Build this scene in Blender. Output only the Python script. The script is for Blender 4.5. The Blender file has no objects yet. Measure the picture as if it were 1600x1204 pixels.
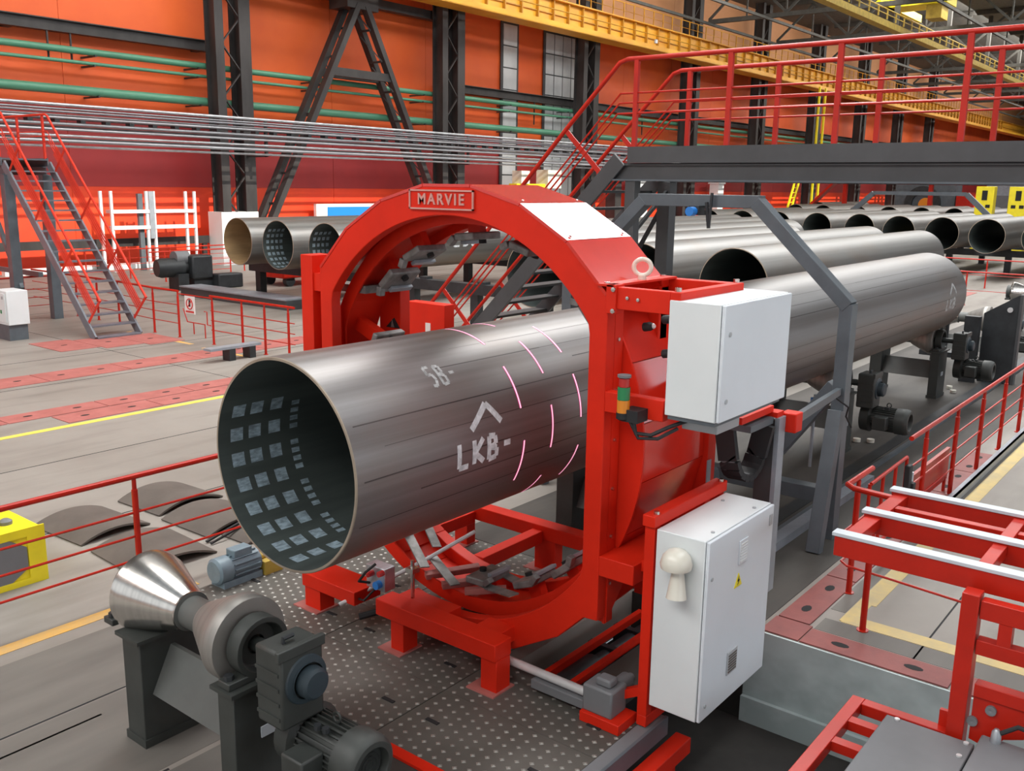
import bpy, bmesh, math, random
from mathutils import Vector, Matrix
PI = math.pi
sc = bpy.context.scene
COL = sc.collection
rnd = random.Random(7)

# ------------------------------------------------------------------ camera, sky, lights, exposure
cam_d = bpy.data.cameras.new('camera')
cam = bpy.data.objects.new('camera', cam_d)
COL.objects.link(cam)
cam_d.sensor_width = 36.0
cam_d.lens = 1471.75 / 1600 * 36
cam_d.clip_end = 600
_yaw, _pit, _rol = math.radians(38.3998), math.radians(11.9949), math.radians(0.8356)
_fw = Vector((math.cos(_pit) * math.cos(_yaw), math.cos(_pit) * math.sin(_yaw), -math.sin(_pit)))
_rt = Vector((math.sin(_yaw), -math.cos(_yaw), 0))
_up = _rt.cross(_fw)
_r2 = math.cos(_rol) * _rt + math.sin(_rol) * _up
_u2 = -math.sin(_rol) * _rt + math.cos(_rol) * _up
cam.matrix_world = Matrix(((_r2.x, _u2.x, -_fw.x, 0), (_r2.y, _u2.y, -_fw.y, 0), (_r2.z, _u2.z, -_fw.z, 3.65), (0, 0, 0, 1)))
sc.camera = cam

sc.view_settings.view_transform = 'Standard'
sc.view_settings.look = 'None'
sc.view_settings.gamma = 1.0
sc.view_settings.use_curve_mapping = False
sc.view_settings.exposure = -0.62

world = bpy.data.worlds.new('daylight')
sc.world = world
world.use_nodes = True
bg = world.node_tree.nodes['Background']
bg.inputs[0].default_value = (0.80, 0.90, 1.0, 1)
bg.inputs[1].default_value = 0.55


def area(name, loc, target, sx, sy, power, color=(1, 1, 1)):
    l = bpy.data.lights.new(name, 'AREA')
    l.shape = 'RECTANGLE'; l.size = sx; l.size_y = sy; l.energy = power; l.color = color
    o = bpy.data.objects.new(name, l); COL.objects.link(o)
    d = (Vector(target) - Vector(loc)).normalized()
    o.location = loc
    o.rotation_euler = d.to_track_quat('-Z', 'X' if abs(d.z) > .9 else 'Y').to_euler()
    return o


# daylight through the glazed roof strip, the near side windows and the open gable behind the camera, plus added fill lamps
area('roof_glazing_near', (26, 11.7, 18.6), (26, 11.7, 0), 42, 6.2, 14500, (1, 0.99, 0.97))
area('roof_glazing_far', (90, 11.7, 18.6), (90, 11.7, 0), 84, 6.2, 17000, (1, 0.98, 0.95))
area('roof_fill_right', (26, -4, 18.6), (26, -4, 0), 52, 8, 7500, (0.93, 0.97, 1))  # added fill for the right side, no opening in the ceiling here
area('roof_fill_left', (30, 28.5, 18.6), (30, 37, 9), 64, 4.0, 11500, (1, 0.95, 0.88))  # fill lamp added to brighten the orange wall
area('roof_fill_left_far', (118, 22.5, 18.6), (118, 37, 8), 110, 5.0, 26000, (1, 0.93, 0.85))  # fill lamp added for the far wall and hall
area('side_windows', (24, -24.4, 5.5), (24, 0, 5.5), 70, 7, 5000, (0.82, 0.92, 1))
area('roof_fill_behind', (-9.5, 8, 18.4), (5, 7, 2), 34, 9, 9000, (1, 0.99, 0.97))  # added overhead lamp, lights the front faces and leaves the ring's inside dimmer
area('gable_windows', (-14.5, 8, 6), (0, 8, 6), 40, 8, 1100, (1, 0.99, 0.97))
sun_d = bpy.data.lights.new('sun', 'SUN')
sun_d.energy = 8.0; sun_d.angle = 0.0093; sun_d.color = (1, 0.93, 0.80)
sun = bpy.data.objects.new('sun', sun_d); COL.objects.link(sun)
sun.rotation_euler = Vector((0.10, 1.0, -0.69)).to_track_quat('-Z', 'Y').to_euler()


# ------------------------------------------------------------------ materials
def mat(name, base, rough=0.5, metal=0.0, var=0.0, scale=(3, 3, 3), base2=None, bump=0.0, bscale=60, coat=0.0, emit=None, detail=4, contrast=(0.35, 0.65), estr=1.0, spec=None):
    m = bpy.data.materials.new(name)
    m.use_nodes = True
    nt = m.node_tree; N = nt.nodes; L = nt.links
    p = N['Principled BSDF']
    p.inputs['Base Color'].default_value = (*base, 1)
    p.inputs['Roughness'].default_value = rough
    p.inputs['Metallic'].default_value = metal
    p.inputs['Coat Weight'].default_value = coat
    p.inputs['Coat Roughness'].default_value = 0.15
    if spec is not None: p.inputs['Specular IOR Level'].default_value = spec
    if emit:
        p.inputs['Emission Color'].default_value = (*emit, 1)
        p.inputs['Emission Strength'].default_value = estr
    tc = None
    if var or base2:
        tc = N.new('ShaderNodeTexCoord'); mp = N.new('ShaderNodeMapping'); nz = N.new('ShaderNodeTexNoise'); cr = N.new('ShaderNodeValToRGB')
        mp.inputs['Scale'].default_value = scale
        nz.inputs['Scale'].default_value = 1.0; nz.inputs['Detail'].default_value = detail; nz.inputs['Roughness'].default_value = 0.6
        L.new(tc.outputs['Object'], mp.inputs['Vector']); L.new(mp.outputs['Vector'], nz.inputs['Vector']); L.new(nz.outputs['Fac'], cr.inputs['Fac'])
        b2 = base2 or tuple(max(0, c * (1 - var)) for c in base)
        b1 = base if base2 else tuple(min(1, c * (1 + var)) for c in base)
        cr.color_ramp.elements[0].position = contrast[0]; cr.color_ramp.elements[1].position = contrast[1]
        cr.color_ramp.elements[0].color = (*b2, 1); cr.color_ramp.elements[1].color = (*b1, 1)
        L.new(cr.outputs['Color'], p.inputs['Base Color'])
    if bump:
        if not tc: tc = N.new('ShaderNodeTexCoord')
        n2 = N.new('ShaderNodeTexNoise'); n2.inputs['Scale'].default_value = bscale; n2.inputs['Detail'].default_value = 3
        bp = N.new('ShaderNodeBump'); bp.inputs['Strength'].default_value = bump; bp.inputs['Distance'].default_value = 0.01
        L.new(tc.outputs['Object'], n2.inputs['Vector']); L.new(n2.outputs['Fac'], bp.inputs['Height']); L.new(bp.outputs['Normal'], p.inputs['Normal'])
    return m


M = {}
M['red'] = mat('red_machine_paint', (0.66, 0.020, 0.005), 0.5, var=0.07, scale=(2, 2, 2), spec=.25)
M['redshell'] = mat('glossy_red_shell', (0.62, 0.020, 0.008), 0.20, var=0.07, scale=(2, 2, 2), coat=0.5)
M['rail'] = mat('red_rail_paint', (0.47, 0.016, 0.006), 0.35, var=0.08, scale=(4, 4, 4), spec=.35)
M['railr'] = mat('red_stair_rail_paint', (0.66, 0.040, 0.018), 0.42, var=0.08, scale=(4, 4, 4), spec=.3)
M['rededge'] = mat('red_plate_reflections', (0.47, 0.16, 0.14), 0.55, base2=(0.37, 0.115, 0.10), scale=(3, 3, 3), bump=0.1)
M['rededge2'] = mat('dull_red_cover_plate', (0.30, 0.085, 0.075), 0.6, base2=(0.22, 0.065, 0.06), scale=(3, 3, 3), bump=0.1)
M['stairgrey'] = mat('stair_grey_paint', (0.15, 0.165, 0.19), 0.42, var=0.12, scale=(3, 3, 3))
M['webgrey'] = mat('stand_web_grey', (0.105, 0.110, 0.104), 0.5, var=.1)
M['grey'] = mat('grey_steel_paint', (0.095, 0.112, 0.128), 0.42, var=0.12, scale=(3, 3, 3))
M['lightgrey'] = mat('light_grey_steel', (0.30, 0.33, 0.37), 0.42, var=0.1, scale=(5, 5, 5), metal=0.2)
M['dark'] = mat('dark_steel', (0.022, 0.025, 0.028), 0.5, var=0.3, scale=(3, 3, 3))
M['beamgrey'] = mat('dark_grey_beam', (0.060, 0.062, 0.066), 0.5, var=0.12, scale=(2, 2, 2))
M['column'] = mat('dark_column_paint', (0.030, 0.027, 0.027), 0.55, var=0.3, scale=(1.5, 1.5, .6))
M['conegrey'] = mat('dull_turned_steel', (0.30, 0.285, 0.265), 0.48, metal=0.6, var=0.12, scale=(2, 30, 2))
M['stand'] = mat('grey_green_stand_paint', (0.036, 0.040, 0.037), 0.5, var=0.15, scale=(5, 5, 5))
M['chrome'] = mat('polished_steel', (0.62, 0.60, 0.57), 0.22, metal=1.0, var=0.08, scale=(2, 30, 2))
M['steelrod'] = mat('bright_steel', (0.72, 0.72, 0.72), 0.3, metal=0.35, var=0.05)
M['conduit'] = mat('dull_conduit_steel', (0.26, 0.27, 0.30), 0.38, metal=0.7, var=0.15, scale=(1, 8, 8))
M['galv'] = mat('galvanised_steel', (0.50, 0.53, 0.57), 0.40, metal=0.75, var=0.18, scale=(3, 8, 8))
M['cab'] = mat('white_cabinet_paint', (0.74, 0.78, 0.79), 0.42, var=0.02, scale=(2, 2, 2))
M['cabdoor'] = mat('white_door_paint', (0.70, 0.75, 0.80), 0.42, var=0.02, scale=(2, 2, 2))
M['gap'] = mat('black_gap', (0.012, 0.012, 0.013), 0.8)
M['rubber'] = mat('black_rubber', (0.015, 0.015, 0.017), 0.6)
M['vent'] = mat('grey_plastic', (0.42, 0.44, 0.46), 0.5)
M['yellow'] = mat('yellow_paint', (0.86, 0.72, 0.02), 0.42, var=0.06)
M['gantry'] = mat('crane_yellow_paint', (0.78, 0.40, 0.03), 0.5, base2=(0.60, 0.27, 0.015), scale=(.35, .35, .8))
M['gantryd'] = mat('crane_yellow_edges', (0.42, 0.20, 0.012), 0.5, var=.2)
M['green'] = mat('green_pipe_paint', (0.075, 0.235, 0.150), 0.38, var=0.12, scale=(.6, 3, 3))
M['sign'] = mat('white_sign', (0.8, 0.78, 0.76), 0.4)
M['signred'] = mat('sign_red', (0.62, 0.05, 0.04), 0.4)
M['bluep'] = mat('blue_plastic', (0.02, 0.20, 0.62), 0.35)
M['greenl'] = mat('green_lens', (0.02, 0.22, 0.08), 0.25, coat=.5)
M['amber'] = mat('amber_lens', (0.75, 0.25, 0.02), 0.25, coat=.5)
M['redlens'] = mat('red_lens', (0.5, 0.02, 0.02), 0.25, coat=.5)
M['cream'] = mat('cream_plastic', (0.72, 0.69, 0.60), 0.3, coat=.4)
M['boxgrey'] = mat('flat_grey_cover', (0.17, 0.175, 0.185), 0.55, var=0.05)
M['teal'] = mat('dark_teal_cover', (0.024, 0.038, 0.048), 0.5, var=0.1)
M['motorblue'] = mat('blue_grey_motor', (0.17, 0.235, 0.275), 0.45, var=0.1, scale=(9, 9, 9))
M['stripw'] = mat('white_wear_strip', (0.56, 0.61, 0.66), 0.4, var=.03)
M['paint_white'] = mat('white_stencil_paint', (0.62, 0.64, 0.66), 0.6, var=0.25, scale=(18, 18, 18))
M['stencil'] = mat('pale_blue_stencil_paint', (0.30, 0.39, 0.45), 0.6, var=0.35, scale=(16, 40, 40))
M['laser'] = mat('laser_line_light', (0.9, 0.55, 0.70), 0.5, emit=(1.0, 0.60, 0.78), estr=1.4)
M['laserglow'] = mat('laser_line_fringe', (0.55, 0.04, 0.22), 0.5, emit=(0.8, 0.04, 0.25), estr=0.45)
M['letter'] = mat('bare_metal_lettering', (0.62, 0.30, 0.26), 0.45, var=.1)
M['seam'] = mat('dark_rolling_streak', (0.085, 0.075, 0.072), 0.45, metal=.5, var=.3, scale=(1, 9, 9))
M['yline'] = mat('yellow_floor_paint', (0.80, 0.63, 0.10), 0.6, var=0.1, scale=(6, 6, 6))
M['oline'] = mat('orange_floor_paint', (0.78, 0.44, 0.10), 0.6, base2=(0.6, 0.40, 0.18), scale=(5, 5, 5))
M['pline'] = mat('pale_yellow_floor_paint', (0.66, 0.50, 0.20), 0.6, base2=(0.52, 0.42, 0.22), scale=(4, 4, 4))
M['scrap'] = mat('scrap_plate_steel', (0.125, 0.108, 0.094), 0.6, var=0.15, scale=(2, 2, 2), metal=.2)
M['roof'] = mat('roof_sheet', (0.10, 0.105, 0.10), 0.8, var=.2)
M['truss'] = mat('truss_steel', (0.055, 0.055, 0.050), 0.7, var=.2)
M['yellowdull'] = mat('dusty_yellow_paint', (0.48, 0.34, 0.06), 0.6, var=.15)
M['brownwall'] = mat('upper_wall_sheet', (0.62, 0.31, 0.15), 0.75, base2=(0.52, 0.25, 0.115), scale=(.12, .12, .5))
M['glass_block'] = mat('frosted_pane', (0.55, 0.57, 0.58), 0.35, var=.1, scale=(.8, .8, .5))
M['paintred'] = mat('red_column_paint', (0.50, 0.035, 0.03), 0.5, var=.1)
M['headgrey'] = mat('dusty_sensor_housing', (0.20, 0.195, 0.19), 0.5, metal=.3, var=.3, scale=(9, 9, 9))
M['studs'] = mat('worn_stud_tops', (0.27, 0.26, 0.235), 0.36, metal=.3, var=.25, scale=(3, 3, 3))


def pipe_material(name, base, b2, rust=0.35, belt=1.1):
    m = bpy.data.materials.new(name); m.use_nodes = True
    nt = m.node_tree; N = nt.nodes; L = nt.links; p = N['Principled BSDF']
    tc = N.new('ShaderNodeTexCoord')
    mp = N.new('ShaderNodeMapping'); mp.inputs['Scale'].default_value = (0.05, 9, 9)
    nz = N.new('ShaderNodeTexNoise'); nz.inputs['Scale'].default_value = 1; nz.inputs['Detail'].default_value = 5; nz.inputs['Roughness'].default_value = .6
    cr = N.new('ShaderNodeValToRGB'); cr.color_ramp.elements[0].position = .30; cr.color_ramp.elements[1].position = .66
    cr.color_ramp.elements[0].color = (*b2, 1); cr.color_ramp.elements[1].color = (*base, 1)
    L.new(tc.outputs['Object'], mp.inputs['Vector']); L.new(mp.outputs['Vector'], nz.inputs['Vector']); L.new(nz.outputs['Fac'], cr.inputs['Fac'])
    mp2 = N.new('ShaderNodeMapping'); mp2.inputs['Scale'].default_value = (0.5, 1.3, 1.3)
    nz2 = N.new('ShaderNodeTexNoise'); nz2.inputs['Scale'].default_value = 1; nz2.inputs['Detail'].default_value = 4
    cr2 = N.new('ShaderNodeValToRGB'); cr2.color_ramp.elements[0].position = .52; cr2.color_ramp.elements[1].position = .75
    L.new(tc.outputs['Object'], mp2.inputs['Vector']); L.new(mp2.outputs['Vector'], nz2.inputs['Vector']); L.new(nz2.outputs['Fac'], cr2.inputs['Fac'])
    mx = N.new('ShaderNodeMixRGB'); mx.inputs[2].default_value = (0.20, 0.125, 0.075, 1)
    ml = N.new('ShaderNodeMath'); ml.operation = 'MULTIPLY'; ml.inputs[1].default_value = rust
    L.new(cr2.outputs['Color'], ml.inputs[0]); L.new(ml.outputs[0], mx.inputs[0]); L.new(cr.outputs['Color'], mx.inputs[1])
    L.new(mx.outputs[0], p.inputs['Base Color'])
    sx = N.new('ShaderNodeSeparateXYZ'); L.new(tc.outputs['Object'], sx.inputs[0])
    mz = N.new('ShaderNodeMapRange'); mz.inputs[1].default_value = -.30; mz.inputs[2].default_value = -.60; mz.inputs[3].default_value = 0; mz.inputs[4].default_value = belt
    L.new(sx.outputs['Z'], mz.inputs[0])
    mm = N.new('ShaderNodeMath'); mm.operation = 'MULTIPLY'; L.new(mz.outputs[0], mm.inputs[0]); L.new(nz.outputs['Fac'], mm.inputs[1])
    mxb = N.new('ShaderNodeMixRGB'); mxb.inputs[2].default_value = (0.26, 0.15, 0.085, 1); L.new(mm.outputs[0], mxb.inputs[0]); L.new(mx.outputs[0], mxb.inputs[1]); L.new(mxb.outputs[0], p.inputs['Base Color'])
    rr = N.new('ShaderNodeMapRange'); rr.inputs[3].default_value = .30; rr.inputs[4].default_value = .48
    L.new(nz.outputs['Fac'], rr.inputs[0]); L.new(rr.outputs[0], p.inputs['Roughness'])
    p.inputs['Metallic'].default_value = .55
    return m


M['pipe'] = pipe_material('mill_scale_steel', (0.240, 0.232, 0.230), (0.165, 0.152, 0.145))
M['pipe2'] = pipe_material('rack_pipe_steel', (0.235, 0.23, 0.22), (0.14, 0.134, 0.125))
M['rim'] = mat('cut_pipe_rim', (0.34, 0.285, 0.225), 0.5, metal=.4, var=.15)
M['bore'] = mat('shaded_pipe_bore', (0.075, 0.092, 0.088), 0.6, metal=.2, var=.2, scale=(.3, 5, 5))  # same steel as outside, the bore's shade is put into the colour
M['bore_rust'] = mat('rusty_pipe_bore', (0.36, 0.24, 0.12), 0.65, var=.2, scale=(.6, 3, 3))


def floor_material():
    m = bpy.data.materials.new('concrete_floor'); m.use_nodes = True
    nt = m.node_tree; N = nt.nodes; L = nt.links; p = N['Principled BSDF']
    tc = N.new('ShaderNodeTexCoord')
    n1 = N.new('ShaderNodeTexNoise'); n1.inputs['Scale'].default_value = .35; n1.inputs['Detail'].default_value = 7; n1.inputs['Roughness'].default_value = .62
    mp = N.new('ShaderNodeMapping'); mp.inputs['Scale'].default_value = (.5, 2.2, 1)
    L.new(tc.outputs['Object'], mp.inputs['Vector'])
    n2 = N.new('ShaderNodeTexNoise'); n2.inputs['Scale'].default_value = .9; n2.inputs['Detail'].default_value = 6
    L.new(tc.outputs['Object'], n1.inputs['Vector']); L.new(mp.outputs['Vector'], n2.inputs['Vector'])
    c1 = N.new('ShaderNodeValToRGB'); c1.color_ramp.elements[0].position = .3; c1.color_ramp.elements[1].position = .7
    c1.color_ramp.elements[0].color = (.230, .205, .180, 1); c1.color_ramp.elements[1].color = (.320, .295, .264, 1)
    c2 = N.new('ShaderNodeValToRGB'); c2.color_ramp.elements[0].position = .28; c2.color_ramp.elements[1].position = .5
    c2.color_ramp.elements[0].color = (.74, .73, .72, 1); c2.color_ramp.elements[1].color = (1, 1, 1, 1)
    L.new(n1.outputs['Fac'], c1.inputs['Fac']); L.new(n2.outputs['Fac'], c2.inputs['Fac'])
    mx = N.new('ShaderNodeMixRGB'); mx.blend_type = 'MULTIPLY'; mx.inputs[0].default_value = 1
    L.new(c1.outputs[0], mx.inputs[1]); L.new(c2.outputs[0], mx.inputs[2]); L.new(mx.outputs[0], p.inputs['Base Color'])
    p.inputs['Roughness'].default_value = .58
    return m


M['floor'] = floor_material()
M['floor_dark'] = mat('oily_concrete', (0.076, 0.067, 0.058), 0.65, base2=(0.045, 0.040, 0.035), scale=(.7, 2.2, 1), bump=.05)
M['deck'] = mat('worn_chequer_steel', (0.128, 0.122, 0.108), 0.5, metal=.1, base2=(0.082, 0.077, 0.067), scale=(1.1, 1.1, 1), bump=.06)
M['pitwall'] = mat('pit_concrete', (0.56, 0.65, 0.65), 0.7, base2=(0.34, 0.41, 0.41), scale=(1.2, 1.2, 1.6))
M['pitfloor'] = mat('shaded_pit_dark', (0.020, 0.018, 0.016), 0.85, var=.4, scale=(2, 2, 2))  # near-black tone carries the shade down in the pit


def wall_material():
    m = bpy.data.materials.new('orange_wall_sheet'); m.use_nodes = True
    nt = m.node_tree; N = nt.nodes; L = nt.links; p = N['Principled BSDF']
    tc = N.new('ShaderNodeTexCoord'); nz = N.new('ShaderNodeTexNoise'); nz.inputs['Scale'].default_value = .25; nz.inputs['Detail'].default_value = 6
    c1 = N.new('ShaderNodeValToRGB'); c1.color_ramp.elements[0].position = .35; c1.color_ramp.elements[1].position = .7
    c1.color_ramp.elements[0].color = (.66, .085, .016, 1); c1.color_ramp.elements[1].color = (.80, .135, .022, 1)
    L.new(tc.outputs['Object'], nz.inputs['Vector']); L.new(nz.outputs['Fac'], c1.inputs['Fac'])
    L.new(c1.outputs[0], p.inputs['Base Color'])
    p.inputs['Roughness'].default_value = .55
    return m


M['wall'] = wall_material()
M['walllow'] = mat('shaded_wall_band', (.34, .026, .026), 0.5, base2=(.27, .022, .024), scale=(.3, .3, .3))  # shade on the lower wall put into a darker red
M['wallfoot'] = mat('sunlit_wall_foot', (.72, .055, .012), 0.5, base2=(.60, .040, .012), scale=(.3, .3, .3))  # sunlight at the wall foot put into a brighter red


# ------------------------------------------------------------------ mesh helpers
class MB:
    def __init__(s): s.v = []; s.f = []; s.m = []; s.k = 0

    def add(s, vs, fs):
        n = len(s.v)
        s.v += [tuple(v) for v in vs]
        s.f += [tuple(i + n for i in f) for f in fs]
        s.m += [s.k] * len(fs)
        return s

    def mi(s, k): s.k = k; return s

    def box(s, a, b):
        x0, x1 = sorted((a[0], b[0])); y0, y1 = sorted((a[1], b[1])); z0, z1 = sorted((a[2], b[2]))
        return s.add([(x0, y0, z0), (x1, y0, z0), (x1, y1, z0), (x0, y1, z0), (x0, y0, z1), (x1, y0, z1), (x1, y1, z1), (x0, y1, z1)],
                     [(0, 3, 2, 1), (4, 5, 6, 7), (0, 1, 5, 4), (1, 2, 6, 5), (2, 3, 7, 6), (3, 0, 4, 7)])

    def bar(s, a, b, w, h, up=(0, 0, 1)):      # rectangular bar from a to b, w across, h along up
        a = Vector(a); b = Vector(b); d = (b - a).normalized(); u = Vector(up)
        if abs(d.dot(u)) > .99: u = Vector((1, 0, 0))
        c = d.cross(u).normalized(); u = c.cross(d).normalized()
        vs = []
        for p in (a, b):
            for sx, sy in ((-1, -1), (1, -1), (1, 1), (-1, 1)): vs.append(p + c * (sx * w / 2) + u * (sy * h / 2))
        return s.add(vs, [(0, 1, 2, 3), (7, 6, 5, 4), (0, 4, 5, 1), (1, 5, 6, 2), (2, 6, 7, 3), (3, 7, 4, 0)])

    def tube(s, pts, r, n=10, cap=True):
        pts = [Vector(p) for p in pts]; k = len(pts); base = len(s.v); u = None
        rings = []
        for i, p in enumerate(pts):
            d = (pts[min(i + 1, k - 1)] - pts[max(i - 1, 0)]).normalized()
            if u is None:
                u = Vector((0, 0, 1)) if abs(d.z) < .9 else Vector((1, 0, 0))
            c = d.cross(u).normalized(); u = c.cross(d).normalized()
            rr = r[i] if isinstance(r, (list, tuple)) else r
            sc_ = 1.0
            if 0 < i < k - 1:
                t = (pts[i + 1] - p).normalized().dot((p - pts[i - 1]).normalized())
                sc_ = 1 / max(.5, math.sqrt(max(.01, (1 + t) / 2)))
            rings.append([p + (c * math.cos(2 * PI * j / n) * (sc_ if False else 1) + u * math.sin(2 * PI * j / n)) * rr for j in range(n)])
        vs = [v for q in rings for v in q]; fs = []
        for i in range(k - 1):
            for j in range(n):
                a = i * n + j; b = i * n + (j + 1) % n
                fs.append((a, b, b + n, a + n))
        if cap: fs += [tuple(range(n - 1, -1, -1)), tuple(range((k - 1) * n, k * n))]
        return s.add(vs, fs)

    def lathe(s, o, axis, prof, n=32, a0=0, a1=2 * PI, closed=True):   # prof: (t along axis, radius)
        o = Vector(o); ax = Vector(axis).normalized()
        u = Vector((0, 0, 1)) if abs(ax.z) < .9 else Vector((1, 0, 0))
        c = ax.cross(u).normalized(); u = c.cross(ax).normalized()
        full = abs(a1 - a0 - 2 * PI) < 1e-6; m = n if full else n + 1; vs = []; fs = []
        for t, r in prof:
            for j in range(m):
                q = a0 + (a1 - a0) * j / n
                vs.append(o + ax * t + (c * math.cos(q) + u * math.sin(q)) * r)
        for i in range(len(prof) - 1):
            for j in range(n):
                a = i * m + j; b = i * m + (j + 1) % m
                fs.append((a, a + m, b + m, b))
        return s.add(vs, fs)

    def prism(s, poly, axis, a, b):     # poly in the two other axes (cyclic order x:(y,z) y:(x,z) z:(x,y))
        def p(q, t): return {0: (t, q[0], q[1]), 1: (q[0], t, q[1]), 2: (q[0], q[1], t)}[axis]
        n = len(poly)
        vs = [p(q, a) for q in poly] + [p(q, b) for q in poly]
        fs = [tuple(range(n)), tuple(range(2 * n - 1, n - 1, -1))] + [(i, i + n, (i + 1) % n + n, (i + 1) % n) for i in range(n)]
        return s.add(vs, fs)

    def build(s, name, mats, parent=None, smooth=True, bevel=0.0, ang=32, props=None):
        me = bpy.data.meshes.new(name)
        off = ROOTLOC.get(parent.name, Vector((0, 0, 0))) if parent else Vector((0, 0, 0))
        if isinstance(s, MB):
            me.from_pydata([(v[0] - off.x, v[1] - off.y, v[2] - off.z) for v in s.v], [], s.f)
        if not isinstance(mats, (list, tuple)): mats = [mats]
        for q in mats: me.materials.append(M[q] if isinstance(q, str) else q)
        if len(mats) > 1: me.polygons.foreach_set('material_index', s.m)
        bm = bmesh.new(); bm.from_mesh(me); bmesh.ops.recalc_face_normals(bm, faces=bm.faces); bm.to_mesh(me); bm.free()
        if smooth:
            me.polygons.foreach_set('use_smooth', [True] * len(me.polygons))
            me.set_sharp_from_angle(angle=math.radians(ang))
        o = bpy.data.objects.new(name, me); COL.objects.link(o)
        if parent:
            o.parent = parent
            ROOTLOC[o.name] = off
        if bevel:
            md = o.modifiers.new('bevel', 'BEVEL'); md.width = bevel; md.segments = 2; md.limit_method = 'ANGLE'; md.angle_limit = math.radians(40)
        for k, v in (props or {}).items(): o[k] = v
        return o


ROOTLOC = {}


def thing(name, label, cat, loc=(0, 0, 0), group=None):
    o = bpy.data.objects.new(name, None); COL.objects.link(o)
    o.location = loc; o.empty_display_size = .2
    o['label'] = label; o['category'] = cat; o['kind'] = 'thing'
    if group: o['group'] = group
    ROOTLOC[o.name] = Vector(loc)
    return o


def tag(o, label, cat, group=None):
    o['label'] = label; o['category'] = cat; o['kind'] = 'thing'
    if group: o['group'] = group
    return o


def struct(o): o['kind'] = 'structure'; return o


def clone(o, dloc=(0, 0, 0), label=None, group=None):
    c = o.copy(); COL.objects.link(c)
    c.location = Vector(o.location) + Vector(dloc)
    if label: c['label'] = label
    if group: c['group'] = group
    for ch in o.children:
        d = ch.copy(); COL.objects.link(d); d.parent = c
        for g in ch.children:
            e = g.copy(); COL.objects.link(e); e.parent = d
    return c


def share(o, parent, dloc):      # a further part with the same mesh
    c = o.copy(); COL.objects.link(c); c.parent = parent; c.location = Vector(o.location) + Vector(dloc)
    return c


ORD = ['first', 'second', 'third', 'fourth', 'fifth', 'sixth', 'seventh', 'eighth', 'ninth', 'tenth', 'eleventh', 'twelfth']

# ================================================================== SETTING
PX0, PX1, PY0, PY1 = 2.2, 7.1, -1.0, 4.15        # machine pit
DX0, DX1, DY1 = 3.94, 7.1, 7.2                   # chequer deck (steps over the pit on its left part)
fl = MB()
for a, b in (((-15, -26), (PX0, 38)), ((PX1, -26), (215, 38)), ((PX0, -26), (PX1, PY0)), ((PX0, PY1), (PX1, 38))):
    fl.box((a[0], a[1], -.35), (b[0], b[1], 0))
floor = struct(fl.build('floor', 'floor'))
# slab joints running along the line, recessed dark seams are thin gaps lying in the concrete
def seam(name, a, b, m='gap', t=.002):
    MB().box((a[0], a[1], 0.0), (b[0], b[1], t)).build(name, m, floor)
for y in (12.1, 9.6, 16.9, 19.4, 26.2): seam('floor_joint', (-3, y, 0), (30, y + .018, 0))
for y0, y1, x0, x1 in ((5.9, 6.03, -3, 2.9), (6.12, 6.14, -3, 3.9), (4.98, 5.0, -3, 2.85)): seam('floor_joint', (x0, y0, 0), (x1, y1 if y1 - y0 < .05 else y0 + .02, 0))
for x in (1.9, 18.2, 10.4): seam('floor_joint', (x, 8.6, 0), (x + .015, 26, 0))
for y in (.9, -2.2, 1.75): seam('floor_joint', (7.2, y, 0), (30, y + .015, 0))
MB().box((3.0, 13.72, .0), (38, 13.86, .004)).build('floor_marking', 'yline', floor)
MB().box((2.75, 7.3, .0), (4.6, 7.44, .004)).build('floor_marking', 'oline', floor)
MB().box((8.2, 2.30, .0), (40, 2.46, .004)).build('floor_marking', 'pline', floor)
MB().box((7.70, -1.5, .0), (7.88, 2.44, .004)).build('floor_marking', 'pline', floor)
MB().box((7.72, 2.34, .0), (8.25, 2.46, .0045)).build('floor_marking', 'pline', floor)
MB().box((12.0, 18.9, 0), (12.12, 21.6, .004)).build('floor_marking', 'oline', floor)
MB().box((11.9, 16.6, 0), (12.0, 18.3, .004)).build('floor_marking', 'oline', floor)
M['lane'] = mat('darker_lane', (0.165, 0.152, 0.134), 0.6, base2=(0.110, 0.101, 0.090), scale=(.4, 1.6, 1))  # slabs in a darker tone than the main floor
MB().box((-3, 6.15, 0), (3.93, 7.12, .002)).build('lane_slab', 'lane', floor)
MB().box((-3, 5.02, 0), (3.93, 6.11, .002)).build('lane_slab', 'lane', floor)
MB().box((-3, 4.16, 0), (3.93, 4.97, .002)).build('lane_slab', 'lane', floor)
MB().box((7.43, -1.0, 0), (7.69, 2.57, .002)).build('lane_slab', 'lane', floor)
MB().box((7.9, 2.47, 0), (16, 2.6, .002)).build('lane_slab', 'lane', floor)
# red steel cover plates set along the aisles
def cover(x0, x1, y0, y1, holes=2, along='x', m='rededge'):
    o = MB().box((x0, y0, 0), (x1, y1, .012)).build('cover_plate', m, floor, bevel=.003)
    hb = MB()
    for i in range(holes):
        t = (i + .5) / holes
        cx, cy = (x0 + (x1 - x0) * t, (y0 + y1) / 2) if along == 'x' else ((x0 + x1) / 2, y0 + (y1 - y0) * t)
        w, h = (.075, .04) if along == 'x' else (.04, .075)
        hb.prism([(cx + w * math.cos(k * PI / 5), cy + h * math.sin(k * PI / 5)) for k in range(10)], 2, .0122, .0135)
    hb.build('lifting_hole', 'gap', o)
for i in range(9): cover(3.2 + i * 1.6, 4.78 + i * 1.6, 17.15, 18.0)
for i in range(9): cover(2.9 + i * 1.6, 4.48 + i * 1.6, 14.55, 15.05)
for i in range(7): cover(6.72 + i * 1.6, 8.3 + i * 1.6, 13.93, 14.5)
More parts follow.
